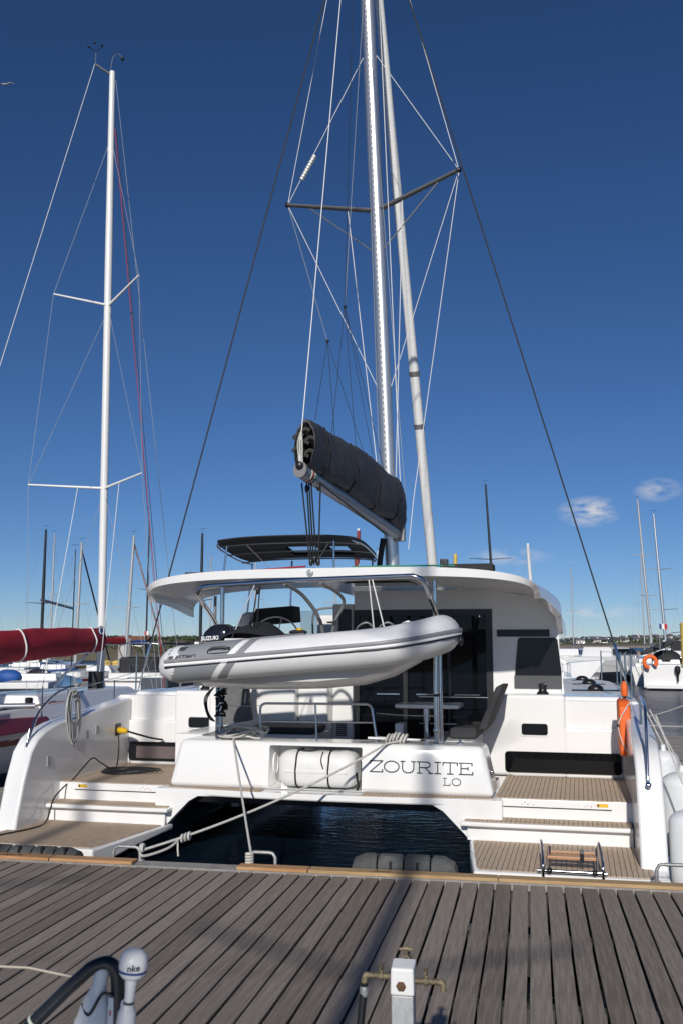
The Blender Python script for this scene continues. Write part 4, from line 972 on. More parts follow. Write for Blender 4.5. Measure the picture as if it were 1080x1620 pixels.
parts = [('line', sag(A, B, .10, 24), .014, ropew), ('line', [toW((.95, 2.0, 1.49)), A], .013, ropew)]
KK = sag(A, B, .10, 24)
parts.append(('tail', smoothpath([KK[21] + Vector((0, 0, -.02)), KK[22] + Vector((.03, -.05, -.05)), B + Vector((.03, -.03, -.05)), B + Vector((-.03, 0, 0))]), .014, ropew))
for k in range(3): parts.append(('knot', [KK[20].lerp(KK[21], k * .3) + Vector((.0, .035 * math.cos(a), .035 * math.sin(a) - .01)) for a in [2 * math.pi * i / 12 for i in range(13)]], .014, ropew))
for k in range(3): parts.append(('turn', [Vector((-2.11 + .01 * k, -.04 + .035 * math.cos(a), .595 + .035 * math.sin(a))) for a in [2 * math.pi * i / 12 for i in range(13)]], .013, ropew))
parts.append(('loose_end', smoothpath([KK[21], KK[21] + Vector((.01, -.02, -.1)), KK[21] + Vector((.02, -.03, -.17))]), .010, ropew))
rope('mooring_rope', 'long white mooring rope slanting across the raft locker to the left dock hoop', 'rope', tuple(B), parts, 'stern mooring ropes')
# flaked rope on the beam
rp = thing('rope_pile', 'heap of white flaked mooring rope on the beam beside the left roof pole', 'rope', (-1.2, 2.1, 1.46), 'B')
rnd = random.Random(9)
for k in range(13):
    c = Vector((-1.2 + rnd.uniform(-.16, .16), 2.05 + rnd.uniform(-.1, .1), 1.475 + .010 * k)); a0 = rnd.uniform(0, 6); rx = rnd.uniform(.14, .30); ry = rnd.uniform(.06, .13)
    P = [c + Vector((rx * math.cos(a0 + t), ry * math.sin(a0 + t) , max(-.005 * k, .035 * math.sin(2 * t + k)))) for t in [2 * math.pi * i / 16 * .93 for i in range(17)]]
    MB().tube(P, .013, 7).build('loop', ropew, rp, 60)
rc = thing('rope_turns', 'white rope turned around the mooring cleat right of the raft locker', 'rope', (.9, 2.02, 1.47), 'B')
for k in range(6):
    a = -.14 + k * .05
    MB().tube([Vector((.88 + a * .9 + .02 * math.sin(t), 2.02 + .075 * math.cos(t), 1.51 + .05 * math.sin(t) + (.02 if k in (2, 3) else 0))) for t in [2 * math.pi * i / 12 for i in range(13)]], .016, 7).build('turn', ropew, rc, 60)
ck = thing('rope_coil', 'white rope coil hanging from the rail on the left stern fin', 'rope', (-3.80, 2.1, 1.7), 'B')
for k in range(9):
    h = .46 + .05 * ((k * 5) % 7); w = .085 + .014 * k; yo = .02 * math.sin(k * 2.3)
    P = [Vector((-3.715 + .014 * math.sin(k * 1.9) + .03 * math.sin(t / 2), 2.12 + yo + w * math.sin(t) + .01 * math.sin(3 * t + k), 2.06 - h / 2 + h / 2 * math.cos(t))) for t in [2 * math.pi * i / 20 for i in range(21)]]
    MB().tube(P, .0115, 7).build('loop', ropew, ck, 60)
MB().tube([Vector((-3.715 + .035 * math.cos(t), 2.13 + .07 * math.sin(t), 1.93 + .012 * t)) for t in [i * .5 for i in range(20)]], .0115, 7).build('wrap', ropew, ck, 60)
# dark lashing on the left roof pole
lash = thing('line_bundle', 'bundle of black lines lashed around the left roof pole', 'rope', (-1.49, 2.0, 1.9), 'B')
rnd = random.Random(4)
for k in range(9):
    c = Vector((-1.49, 2.0, 1.78 + .045 * k)); P = [c + Vector((.06 * math.cos(t) + rnd.uniform(-.02, .05), .055 * math.sin(t), .03 * math.sin(t + k) + rnd.uniform(-.015, .015))) for t in [2 * math.pi * i / 10 for i in range(11)]]
    MB().tube(P, .014, 6).build('turn', ropeb, lash, 60)
for k in range(3):
    P = smoothpath([(-1.55, 1.98, 2.15), (-1.66 - .02 * k, 1.97, 1.98), (-1.64, 1.96, 1.80 - .03 * k), (-1.55, 1.97, 1.68)]); MB().tube(P, .008, 6).build('bight', ropeb, lash, 60)
# shore power cable and plug
cb = thing('power_cable', 'black shore power cable snaking over the left platforms', 'cable', (-3.0, 2.2, .87), 'B')
P = smoothpath([(-3.66, 3.42, 1.36), (-3.63, 3.40, 1.15), (-3.55, 3.2, .93), (-3.45, 2.9, .885), (-3.50, 2.6, 1.02), (-3.55, 2.45, 1.10), (-3.58, 2.25, 1.0), (-3.56, 1.95, .885), (-3.58, 1.72, .80), (-3.58, 1.48, .68), (-3.56, 1.30, .45), (-3.5, .95, .432), (-3.62, .5, .432), (-3.8, .15, .432), (-4.15, -.12, .43), (-4.4, -.6, .47)], 8)
MB().tube(P, .0105, 7).build('lead', blackp, cb, 60)
rnd = random.Random(8)
for k in range(5):
    P = [Vector((-3.25 + .1 * k * .3 + (.30 + .03 * k) * math.cos(t), 2.75 + .22 * math.sin(t) + .03 * k, .886 + .006 * k)) for t in [2 * math.pi * i / 18 for i in range(19)]]
    MB().tube(P, .0105, 7).build('coil', blackp, cb, 60)
pg = thing('power_plug', 'yellow shore power plug in the socket on the left hull side', 'plug', (-3.64, 3.42, 1.38), 'B')
MB().lathe([(.03, 0), (.045, .01), (.05, .06), (.042, .14), (.025, .19)], (-3.67, 3.45, 1.40), 14, (1, -.35, -.05)).build('plug_body', yelp, pg, 40)
MB().box(-3.69, -3.668, 3.36, 3.54, 1.32, 1.50).build('socket_flange', blackp, pg, 30, bevel=.01)
MB().tube(smoothpath([(-3.48, 3.38, 1.39), (-3.38, 3.4, 1.36), (-3.2, 3.6, 1.28), (-3.08, 3.76, 1.24)]), .015, 7).build('tail', blackp, pg, 60)
# vents and boxes on the inner face of the left fin are part of the boat
for v, z, w, h in ((1.45, 1.10, .09, .13), (2.05, 1.42, .13, .19), (2.45, 1.36, .10, .12), (2.75, 1.40, .10, .12)):
    MB().box(-3.684, -3.672, v, v + w, z, z + h).build('fin_vent', mat('vent_grey', (.42, .43, .44), .5), cat, 0, bevel=.004)
# orange rescue cushion and light on the starboard rail
oc = thing('rescue_sling', 'orange rescue sling cover strapped inside the right stern rail', 'rescue sling', (3.70, 3.0, 1.3), 'B')
MB().prism([(2.62, 1.30), (3.25, 1.30), (3.32, 1.40), (3.32, 1.90), (3.22, 1.98), (2.70, 1.98), (2.60, 1.90), (2.58, 1.36)], 'x', 3.60, 3.745).build('cover', orange, oc, 40, bevel=.025, seg=3)
MB().tube(smoothpath([(3.73, 2.57, 1.96), (3.62, 2.56, 1.78), (3.59, 2.565, 1.66), (3.62, 2.56, 1.5), (3.70, 2.57, 1.32)]), .006, 6).build('line', wirew, oc, 60)
MB().ball((3.585, 2.57, 1.68), .02).build('toggle', blackp, oc, 60)
ol = thing('rescue_light', 'small orange rescue light beside the right shroud', 'light', (3.72, 3.6, 2.0), 'B')
MB().lathe([(.03, 0), (.045, .02), (.045, .13), (.03, .17), (.02, .2)], (3.72, 3.6, 1.99), 12).build('body', orange, ol, 40)
MB().lathe([(.02, 0), (.025, .05)], (3.72, 3.6, 1.94), 10).build('base', blackp, ol, 40)
# fenders on the starboard side
def fender(u, v, z0, z1, r, label):
    t = thing('fender', label, 'fender', (u, v, z0), 'B', 'white fenders on the right hull')
    n = 8; pr = [(.02, z0 - .04)] + [(r * math.sin(math.pi / 2 * k / n), z0 + r * .6 * (1 - math.cos(math.pi / 2 * k / n))) for k in range(1, n + 1)] + [(r * math.cos(math.pi / 2 * k / n), z1 - r * .6 + r * .6 * math.sin(math.pi / 2 * k / n)) for k in range(0, n)] + [(.03, z1 + .02), (.03, z1 + .07)]
    MB().lathe([(a, b - z0) for a, b in pr], (u, v, z0), 24).build('body', fendw, t, 60)
    MB().tube([(u, v, z1 + .06), (3.93, v + .25, 1.92)], .010, 6).build('lanyard', ropew, t, 60)
fender(4.22, .75, -.05, .98, .23, 'big white cylindrical fender nearest the dock, right of the stern fin')
fender(4.24, 1.75, .25, 1.24, .24, 'white fender second from the dock behind the largest one')
fender(4.16, 3.2, .5, 1.33, .19, 'small white fender farthest from the dock beside the right hull')
for k, (p, q) in enumerate((((3.96, 4.6, 1.62), (5.3, 7.2, 1.9)), ((3.96, 4.4, 1.55), (6.0, 5.5, 1.55)))):
    t = thing('breast_line', ('upper' if k == 0 else 'lower') + ' white mooring line running right from the starboard hull', 'rope', p, 'B')
    MB().tube(sag(p, q, .05), .013, 6).build('line', ropew, t, 60)

# ------------------------------------------------------------------ water post on the dock
px_, py_ = 1.34, -5.50
PZ = .10
wp = thing('water_post', 'square galvanised water post with white cap and three brass taps on the dock', 'water post', (px_, py_, DZ))
MB().box(px_ - .047, px_ + .047, py_ - .047, py_ + .047, .455, 1.225).build('body', postm, wp, 30, bevel=.006)
MB().hexa([(px_ - .051, py_ - .051, 1.225), (px_ + .051, py_ - .051, 1.225), (px_ + .051, py_ + .051, 1.225), (px_ - .051, py_ + .051, 1.225)], [(px_ - .049, py_ - .050, 1.335), (px_ + .049, py_ - .050, 1.335), (px_ + .050, py_ + .049, 1.35), (px_ - .050, py_ + .049, 1.35)]).build('cap', whitep, wp, 30, bevel=.010, seg=3)
MB().lathe([(.02, 0), (.022, .003), (.016, .010), (.006, .012)], (px_ - .004, py_ - .051, 1.265), 6, (0, -1, 0)).build('bolt', rust, wp, 40)
def tap(dx, dy, z, down):
    d = Vector((dx, dy, 0)); c = Vector((px_, py_, z)) + d * .05
    t = MB().tube([c, c + d * .035, c + d * .036, c + d * .055, c + d * .056, c + d * .10], [.013, .013, .018, .018, .012, .012], 10).build('tap', brass, wp, 40)
    e = c + d * .10
    MB().tube(smoothpath([e, e + d * .015 + Vector((0, 0, -.004)), e + d * .02 + Vector((0, 0, -.035))]), .014, 10).build('spout', brass, t, 60)
    s_ = c + d * .046
    MB().tube([s_, s_ + Vector((0, 0, .035))], .008, 8).build('spindle', brass, t, 60)
    n_ = Vector((-dy, dx, 0)) if down else d
    hd = MB(); hd.tube([s_ + Vector((0, 0, .04)) - n_ * .03, s_ + Vector((0, 0, .045)), s_ + Vector((0, 0, .04)) + n_ * .03], [.006, .010, .006], 8); hd.build('tap_handle', brass, t, 60)
    return e + d * .02 + Vector((0, 0, -.03))
he = tap(-1, 0, 1.285, True); tap(1, 0, 1.275, True)
tap(0, 1, 1.33, True)
hs = thing('water_hose', 'black water hose hanging from the left tap of the water post', 'hose', (he.x - .1, he.y, DZ))
MB().tube(smoothpath([he, he + Vector((-.005, -.005, -.07)), he + Vector((-.03, -.04, -.28)), he + Vector((-.09, -.12, -.52)), he + Vector((-.16, -.3, -.785)), he + Vector((-.25, -.9, -.79)), he + Vector((-.6, -1.6, -.79))]), .017, 10).build('hose', blackp, hs, 60)
MB().lathe([(.019, 0), (.021, .02), (.019, .04)], he + Vector((0, 0, -.055)), 12).build('clip', galv, hs, 40)

# ------------------------------------------------------------------ stern rail of the yacht the picture is taken from
sr = thing('stern_rail', 'black tubular stern rail in the near left foreground', 'rail', (.83, -7.31, 1.0))
P = [(-.10, -7.39, 1.0), (.10, -7.375, 1.21), (.50, -7.35, 1.61), (.70, -7.34, 1.805)] + smoothpath([(.765, -7.335, 1.862), (.805, -7.33, 1.875), (.828, -7.322, 1.855), (.832, -7.315, 1.80)], 5) + [(.832, -7.30, 1.55), (.832, -7.30, 1.0)]
rail = MB().tube(P, .0175, 14).build('rail_tube', mat('rail_black', (.012, .013, .016), .3), sr, 60)
MB().tube([(.612, -7.342, 1.72), (.618, -7.342, 1.726)], .0205, 14).build('tape_ring', mat('old_tape', (.45, .50, .44), .6), sr, 60)
MB().box(.813, .829, -7.335, -7.30, 1.722, 1.792).build('clamp_plate', whitep, sr, 30, bevel=.003)
MB().box(.8195, .8235, -7.3362, -7.335, 1.748, 1.760).build('clamp_mark', letr, sr, 0)
MB().tube([(.30, -7.2, 1.80), (.56, -7.28, 1.832), (.72, -7.335, 1.835)], .0035, 6).build('guard_line', mat('old_line', (.5, .45, .36), .8), sr, 60)
wsn = thing('wind_sensor', 'white sensor head lettered nke on the black stern rail', 'sensor', (.865, -7.31, 1.72))
c = Vector((.868, -7.315, 0)); ax = Vector((.10, 0, 1)).normalized()
MB().lathe([(.004, .1635), (.020, .162), (.031, .153), (.0365, .140), (.0375, .128), (.0372, .118), (.0355, .106), (.026, .094), (.0165, .090), (.0145, .070), (.013, .045), (.0125, .03)], (c.x - .008, c.y, 1.745), 28, ax).build('head', whitep, wsn, 50)
MB().lathe([(.0378, 0), (.0378, .006)], Vector((c.x - .008, c.y, 1.745)) + ax * .110, 28, ax).build('blue_band', blueb, wsn, 50)
Rv = Vector((camo.location.x - c.x, camo.location.y - c.y, 0)).normalized(); Rs = Vector((-Rv.y, Rv.x, 0))
text_pts('nke', .023, letd, 'lettering', wsn, lambda x, y: Vector((c.x - .008, c.y, 1.745)) + ax * (.1195 + y) + (Rv * math.cos((x - .016) / .0385) + Rs * math.sin((x - .016) / .0385)) * .0388, ext=.0006)
MB().lathe([(.0145, 0), (.0145, .004)], Vector((c.x - .008, c.y, 1.745)) + ax * .030, 16, ax).build('joint', blackp, wsn, 50)
MB().lathe([(.012, -.062), (.022, -.052), (.026, -.022), (.024, .008), (.014, .028)], (c.x - .010, c.y, 1.745), 16, ax).build('swivel', whitep, wsn, 50)
MB().box(.832, .856, -7.325, -7.30, 1.705, 1.785).build('bracket', mat('bracket_grey', (.5, .52, .56), .5), wsn, 30, bevel=.008)
db = thing('rescue_lamp', 'white cylindrical rescue lamp strapped inside the stern rail', 'lamp', (.76, -7.30, 1.5))
c0 = Vector((.728, -7.295, 1.55)); ax2 = (Vector((.797, -7.33, 1.88)) - c0).normalized()
MB().lathe([(.052, 0), (.052, .13), (.050, .16), (.043, .19), (.037, .225), (.026, .25), (.020, .27), (.019, .31), (.014, .335), (.006, .34)], c0, 24, ax2).build('body', whitep, db, 50)
MB().lathe([(.0525, 0), (.0525, .002)], c0 + ax2 * .155, 24, ax2).build('seam', blackp, db, 50)
MB().tube(smoothpath([c0 + ax2 * .23 + Vector((-.03, -.02, 0)), c0 + ax2 * .22 + Vector((.0, -.04, -.01)), (.80, -7.34, 1.80), (.828, -7.33, 1.795)]), .004, 6).build('strap', blackp, db, 60)
# ------------------------------------------------------------------ other boats
def sail_hull(t, L, B, zd, hm, stripe=None, lower=None, stern=.75, org=None):
    o = org or Vector((0, 0, 0)); st = []
    for k in range(9):
        f = k / 8; y = L * f; w = B / 2 * (stern + (1 - stern) * math.sin(min(1, f * 2.2) * math.pi / 2)) if f < .45 else B / 2 * (1 - ((f - .45) / .55) ** 2.2)
        st.append((y, max(.03, w), zd + .25 * f * f))
    def rings(z0, z1, e=0): return [[(-w * (.80 + .2 * z0 / zd) - e, y, z0 if f0 else z0), (-w * (.80 + .2 * z1 / zd) - e, y, z1 + (zz - zd) * z1 / zd), (w * (.80 + .2 * z1 / zd) + e, y, z1 + (zz - zd) * z1 / zd), (w * (.80 + .2 * z0 / zd) + e, y, z0)] for (y, w, zz) in st for f0 in (1,)]
    h = MB().loft(rings(-.2, zd)).build('hull', hm, t, 40, org=o)
    if lower: MB().loft(rings(-.22, .45 * zd, .006)).build('lower_hull', lower, h, 40, org=o)
    if stripe: MB().loft(rings(zd * .82, zd * .90, .008)).build('stripe', stripe, h, 40, org=o)
    return st
def sailboat(name, label, x, y, yaw, L, B, zd, mast_h, mast_y, hm, mm=alu, lower=None, stripe=None, lean=(0, 0), cover=None, spr=((.5, .9),), r=.075, group='yachts moored in the basin', furl=None, cabin=True, boomz=1.1, sweep=.25, wind=True):
    t = thing(name, label, 'sailboat', (x, y, 0), group=group); t.rotation_euler.z = yaw; o = Vector((0, 0, 0))
    sail_hull(t, L, B, zd, hm, stripe, lower, org=o)
    if cabin:
        cb_ = MB().hexa([(-B * .28, L * .30, zd), (B * .28, L * .30, zd), (B * .16, L * .74, zd + .1), (-B * .16, L * .74, zd + .1)], [(-B * .25, L * .31, zd + .48), (B * .25, L * .31, zd + .48), (B * .12, L * .70, zd + .42), (-B * .12, L * .70, zd + .42)]).build('cabin', gel, t, 30, bevel=.05, org=o)
        for s in (-1, 1): MB().bar((s * B * .277, L * .36, zd + .27), (s * B * .21, L * .56, zd + .29), .02, .14).build('cabin_window', tint, cb_, 0, org=o)
        MB().box(-B * .30, B * .30, L * .04, L * .28, zd - .02, zd + .22).build('cockpit_coaming', gel2, t, 30, bevel=.05, org=o)
    for s in (-1, 1):
        MB().tube(smoothpath([(s * B * .36, L * .16, zd + .62), (s * B * .37, .12, zd + .62), (s * B * .2, .05, zd + .62)]), .014, 6).build('pushpit', steel, t, 60, org=o)
        for q in (.05, .16, .3, .45, .6): MB().tube([(s * B * (.38 if q < .2 else .47 if q < .5 else .42), L * q, zd), (s * B * (.38 if q < .2 else .47 if q < .5 else .42), L * q, zd + .6)], .011, 5).build('stanchion', steel, t, 60, org=o)
    zb = zd + .45; zt = zb + mast_h; m0 = Vector((0, mast_y, zb - .2)); m1 = Vector((lean[0], mast_y + lean[1], zt))
    ms_ = MB().tube([m0, m0.lerp(m1, .6), m1], [r, r, r * .7], 12).build('mast', mm, t, 60, org=o)
    if wind:
        MB().tube([m1, m1 + Vector((0, 0, .25))], .006, 5).build('masthead_rod', blackp, ms_, 60, org=o)
        MB().tube([m1 + Vector((-.2, 0, .25)), m1 + Vector((.2, .1, .25))], .008, 5).build('wind_vane', blackp, ms_, 60, org=o)
    prev = [m1, m1]
    for fr, w in spr[::-1]:
        c = m0.lerp(m1, fr)
        for i, s in enumerate((-1, 1)):
            tp = c + Vector((s * w, -sweep, .06)); MB().tube([c, tp], [.03, .018], 6).build('spreader', mm, t, 60, org=o)
            MB().tube([prev[i], tp], .004, 4).build('shroud', wire, t, 0, org=o); prev[i] = tp
            MB().tube([tp, m0.lerp(m1, max(.02, fr - .3))], .0035, 4).build('diagonal', wire, t, 0, org=o)
    for i, s in enumerate((-1, 1)): MB().tube([prev[i], (s * B * .45, mast_y - .3, zd)], .004, 4).build('shroud', wire, t, 0, org=o)
    MB().tube([m1, (0, .1, zd + .3)], .004, 4).build('backstay', wire, t, 0, org=o)
    MB().tube([m0.lerp(m1, .95), (0, L * .97, zd + .35)], .004 if not furl else .05, 8).build('forestay' if not furl else 'furled_jib', furl or wire, t, 0 if not furl else 60, org=o)
    bl = mast_y * .72; b0_ = Vector((0, mast_y - .15, zb + boomz)); b1_ = Vector((0, mast_y - bl, zb + boomz + .05))
    bmx = MB().tube([b0_, b1_], .06, 10).build('boom', mm, t, 60, org=o)
    if cover:
        rg = []
        for k in range(9):
            f = k / 8; c = b0_.lerp(b1_, f * .97); h = .34 * (1 - .45 * f) ; w = .13 - .03 * f
            rg.append([c + Vector((w * math.cos(a), 0, h * .55 + h * .62 * math.sin(a) + .02 * math.sin(3 * a + k))) for a in [2 * math.pi * i / 14 for i in range(14)]])
        MB().loft(rg).build('sail_cover', cover, bmx, 60, org=o)
    return t

# the neighbour with the red boom cover
nb = thing('sailboat', 'white yacht with red stripe and red boom cover left of the catamaran', 'sailboat', (-8.2, 4.0, 0), group='yachts moored in the basin')
o0 = Vector((-8.2, 4.0, 0))
st = sail_hull(nb, 12, 3.5, 1.22, gel, redp, greyh, stern=.86)
MB().hexa([(-9.1, 4.25, 1.2), (-7.3, 4.25, 1.2), (-7.2, 7.4, 1.22), (-9.2, 7.4, 1.22)], [(-9.0, 4.3, 1.5), (-7.4, 4.3, 1.5), (-7.3, 7.4, 1.52), (-9.1, 7.4, 1.52)]).build('cockpit_coaming', gel, nb, 30, bevel=.06)
MB().hexa([(-9.2, 7.4, 1.22), (-7.2, 7.4, 1.22), (-7.5, 13, 1.4), (-8.9, 13, 1.4)], [(-9.0, 7.45, 1.72), (-7.4, 7.45, 1.72), (-7.7, 12.6, 1.66), (-8.7, 12.6, 1.66)]).build('cabin', gel, nb, 30, bevel=.06)
MB().hexa([(-6.72, 4.15, 1.22), (-6.5, 4.15, 1.22), (-6.42, 6.3, 1.22), (-6.7, 6.3, 1.22)], [(-6.7, 4.2, 1.50), (-6.55, 4.2, 1.50), (-6.5, 6.2, 1.42), (-6.68, 6.2, 1.42)]).build('bulwark', redp, nb, 30, bevel=.02)
MB().box(-7.35, -6.75, 4.3, 5.4, 1.2, 1.56).build('cockpit_locker', gel, nb, 30, bevel=.05)
for x_, y_ in ((-7.0, 5.1), (-7.1, 6.6)):
    MB().lathe([(.11, 0), (.10, .04), (.07, .07), (.075, .15), (.05, .17)], (x_, y_, 1.55), 16).build('winch', blackp, nb, 40)
for k in range(4): MB().tube(sag((-7.3 + .1 * k, 4.6, 1.6), (-6.8 - .1 * k, 7.6, 1.6), .04), .012, 5).build('control_line', (ropew, ropered, wire, ropeb)[k], nb, 60)
MB().tube([(-6.55, 4.1, 1.9), (-6.50, 6.0, 1.9), (-6.45, 9, 1.95), (-6.5, 12, 2.0)], .0045, 5).build('lifeline', wire, nb, 0)
MB().tube([(-9.4, 4.5, 1.62), (-6.6, 5.9, 1.62)], .05, 8).build('spinnaker_pole', alu, nb, 60)
for y_ in (4.1, 6.0, 9, 12): MB().tube([(-6.52, y_, 1.2), (-6.52, y_, 1.95)], .012, 6).build('stanchion', steel, nb, 60)
m0 = Vector((-8.2, 11.95, 1.5)); m1 = Vector((-8.44, 11.94, 17.55))
nm_ = MB().tube([m0, m0.lerp(m1, .7), m1], [.095, .095, .075], 14).build('mast', alu_w, nb, 60)
MB().tube([m1 + Vector((0, 0, -.1)), m1 + Vector((-.38, -.25, .12))], .03, 8).build('backstay_crane', alu_d, nm_, 60)
MB().tube([m1 + Vector((-.36, -.25, .12)), m1 + Vector((-.36, -.25, .45))], .012, 6).build('wind_rod', alu, nm_, 60)
MB().tube([m1 + Vector((-.55, -.25, .62)), m1 + Vector((-.36, -.25, .45)), m1 + Vector((-.22, -.2, .60))], .010, 5).build('wind_vane', blackp, nm_, 60)
for p in ((-.57, .63), (-.41, .72), (-.2, .62)): MB().ball(m1 + Vector((p[0], -.25, p[1])), .035).build('anemometer_cup', blackp, nm_, 60)
MB().tube(smoothpath([m1 + Vector((-.05, 0, .05)), m1 + Vector((0, 0, .40)), m1 + Vector((.13, 0, .50)), m1 + Vector((.26, 0, .38))]), .012, 6).build('tricolour_arm', alu, nm_, 60)
MB().ball(m1 + Vector((.27, 0, .34)), .05).build('masthead_light', blackp, nm_, 60)
sp = [[Vector((-9.574, 11.437, 11.38)), Vector((-7.312, 11.437, 11.70))], [Vector((-10.03, 11.437, 6.55)), Vector((-7.08, 11.437, 6.74))]]
cs = [Vector((-8.30, 11.9, 11.16)), Vector((-8.25, 11.9, 6.48))]
prev = [m0.lerp(m1, .885)] * 2
for lev in (0, 1):
    for i in (0, 1):
        MB().tube([cs[lev], sp[lev][i]], [.035, .022], 8).build('spreader', alu_w, nb, 60)
        MB().tube([prev[i], sp[lev][i]], .0065, 5).build('shroud', wire, nb, 0)
        MB().tube([cs[lev] + Vector((0, 0, -.1)), sp[lev + 1][i] if lev == 0 else Vector((-9.8 if i == 0 else -6.6, 11.6, 1.25))], .0055, 5).build('diagonal', wire, nb, 0)
    prev = sp[lev]
for i in (0, 1): MB().tube([sp[1][i], (-9.85 if i == 0 else -6.55, 11.5, 1.25)], .0065, 5).build('shroud', wire, nb, 0)
MB().tube([m1 + Vector((-.38, -.25, .12)), (-8.2, 4.1, 1.3)], .0075, 5).build('backstay', wirew, nb, 0)
MB().tube([m1, (-8.2, 15.9, 1.5)], .0075, 5).build('forestay', wirew, nb, 0)
MB().tube([m0.lerp(m1, .985) + Vector((.1, 0, 0)), (-7.2, 14.8, 1.4)], .008, 5).build('halyard', wire, nb, 0)
MB().tube([m0.lerp(m1, .9) + Vector((.1, 0, 0)), (-7.05, 13.2, 1.4)], .010, 5).build('halyard', ropered, nb, 0)
MB().tube([m0.lerp(m1, .9) + Vector((.1, .1, 0)), (-6.9, 13.0, 1.4)], .008, 5).build('halyard', wired, nb, 0)
MB().tube([cs[1].lerp(sp[1][0], .35), (-8.4, 9.5, 1.7)], .008, 5).build('spare_halyard', wirew, nb, 0)
MB().tube([cs[1].lerp(sp[1][1], .4), (-7.9, 11.2, 1.8)], .008, 5).build('spare_halyard', wirew, nb, 0)
b0_ = Vector((-8.2, 11.85, 2.58)); b1_ = Vector((-8.2, 5.3, 2.30))
nbb = MB().tube([b0_, b1_], .085, 12).build('boom', alu_w, nb, 60)
rg = []
rnd = random.Random(6)
for k in range(23):
    f = k / 22; c = b0_.lerp(b1_, f * .99) + Vector((0, .03, 0)); h = (.50 + .10 * math.sin(f * 3.1)) * (1 if f > .04 else .85); w = .15 + .05 * math.sin(f * 3.0)
    if f < .03: h *= 1.25
    rg.append([c + Vector((w * math.cos(a) * (1 + .07 * math.sin(4 * a + k * .8)) * (1 - .4 * max(0, math.sin(a))), 0, h * .40 + h * .55 * math.sin(a) * (1 + .03 * math.sin(k * 1.3)))) for a in [2 * math.pi * i / 18 for i in range(18)]])
cov = MB().loft(rg).build('boom_cover', redc, nb, 60)
for k in (2, 13): 
    P = [p + (p - (b0_.lerp(b1_, k / 22) + Vector((0, 0, .25)))).normalized() * .01 for p in rg[k]]; MB().tube(P + [P[0]], .02, 6).build('cover_tie', letw, cov, 60)
MB().lathe([(.11, 0), (.11, .01)], b0_ + Vector((.16, -.3, .42)), 20, (1, -.3, .1)).build('cover_badge', blueb, cov, 40)
MB().ring(b0_ + Vector((.172, -.303, .421)), .075, .012, (1, -.3, .1), 20, 5).build('badge_ring', letw, cov, 60)
MB().tube([(-8.02, 11.3, 1.55), (-8.02, 11.3, 2.05)], [.17, .17], 16).build('mast_bag', canvas, nb, 60)
MB().tube(smoothpath([(-8.1, 11.0, 2.45), (-7.6, 9.0, 2.1), (-7.0, 7.4, 1.9), (-6.7, 6.9, 1.86)]), .03, 6).build('vang_strut', alu, nb, 60)

# yachts whose masts stand in the left background
dkm = mat('mast_black', (.015, .016, .018), .35)
whm = mat('mast_pale_grey', (.45, .46, .47), .4, .3)
stripef = mat('striped_furler', (.22, .03, .04), .7, col2=(.55, .53, .5), vscale=8, stretch=(1, 1, 3))
sailboat('sailboat', 'dark-hulled yacht with black mast behind the red boom cover', -27.6, 41, R(8), 10.5, 3.3, 1.1, 8.4, 5.6, navy, dkm, spr=((.45, 1.0),), r=.10)
sailboat('sailboat', 'dark yacht with pale mast and black furled jib partly hidden by the white mast', -24.9, 38, R(-6), 9.5, 3.1, 1.05, 7.2, 5.2, navy, whm, spr=((.5, .85),), r=.09, furl=dkm, lean=(.15, 0))
sailboat('sailboat', 'white yacht with pale mast, red striped furler and maroon cover beside the pile', -20.6, 34, R(-12), 9.8, 3.1, 1.1, 7.0, 5.3, gel, whm, cover=redc, stripe=redp, spr=((.45, .9),), r=.09, furl=stripef, lean=(.35, 0))
sailboat('sailboat', 'grey yacht with black mast just left of the tender', -15.9, 33.5, R(-8), 10, 3.2, 1.1, 7.0, 5.4, greyh, dkm, spr=((.5, .8),), r=.085)
sailboat('sailboat', 'small grey yacht at the left edge with thin grey mast', -30.5, 40, R(5), 8.5, 2.8, 1.0, 5.0, 4.6, greyh, whm, spr=((.5, .7),), r=.07)
sailboat('sailboat', 'black-hulled yacht with dark stern under the red boom cover', -17.0, 24, R(18), 9.5, 3.1, 1.0, 6.0, 12, navy, dkm, spr=(), cabin=True, r=.03, boomz=3)
for k, (x, y, yw, mh, hm_, mm_, lab) in enumerate(((-33, 52, 4, 9.5, gel, whm, 'far white yacht with slim grey mast beyond the red boom cover'), (-29.5, 60, -5, 11, navy, dkm, 'far dark yacht with black mast left of the white mast'), (-24, 62, 3, 8.5, gel, whm, 'far white yacht with pale mast right of the white mast'), (-19.5, 58, -3, 9.0, gel, whm, 'far white yacht with pale mast between pile and tender'), (-12.8, 60, 5, 8.6, greyh, whm, 'far grey yacht whose mast rises behind the tender outboard'), (-9, 55, 0, 8.0, gel, alu_w, 'far white yacht whose mast shows under the left of the hard top'))):
    sailboat('sailboat', lab, x, y, R(yw), 9.5, 3.0, 1.05, mh, 5.2, hm_, mm_, spr=((.52, .8),), r=.07, cover=(bluep if k % 2 else None))
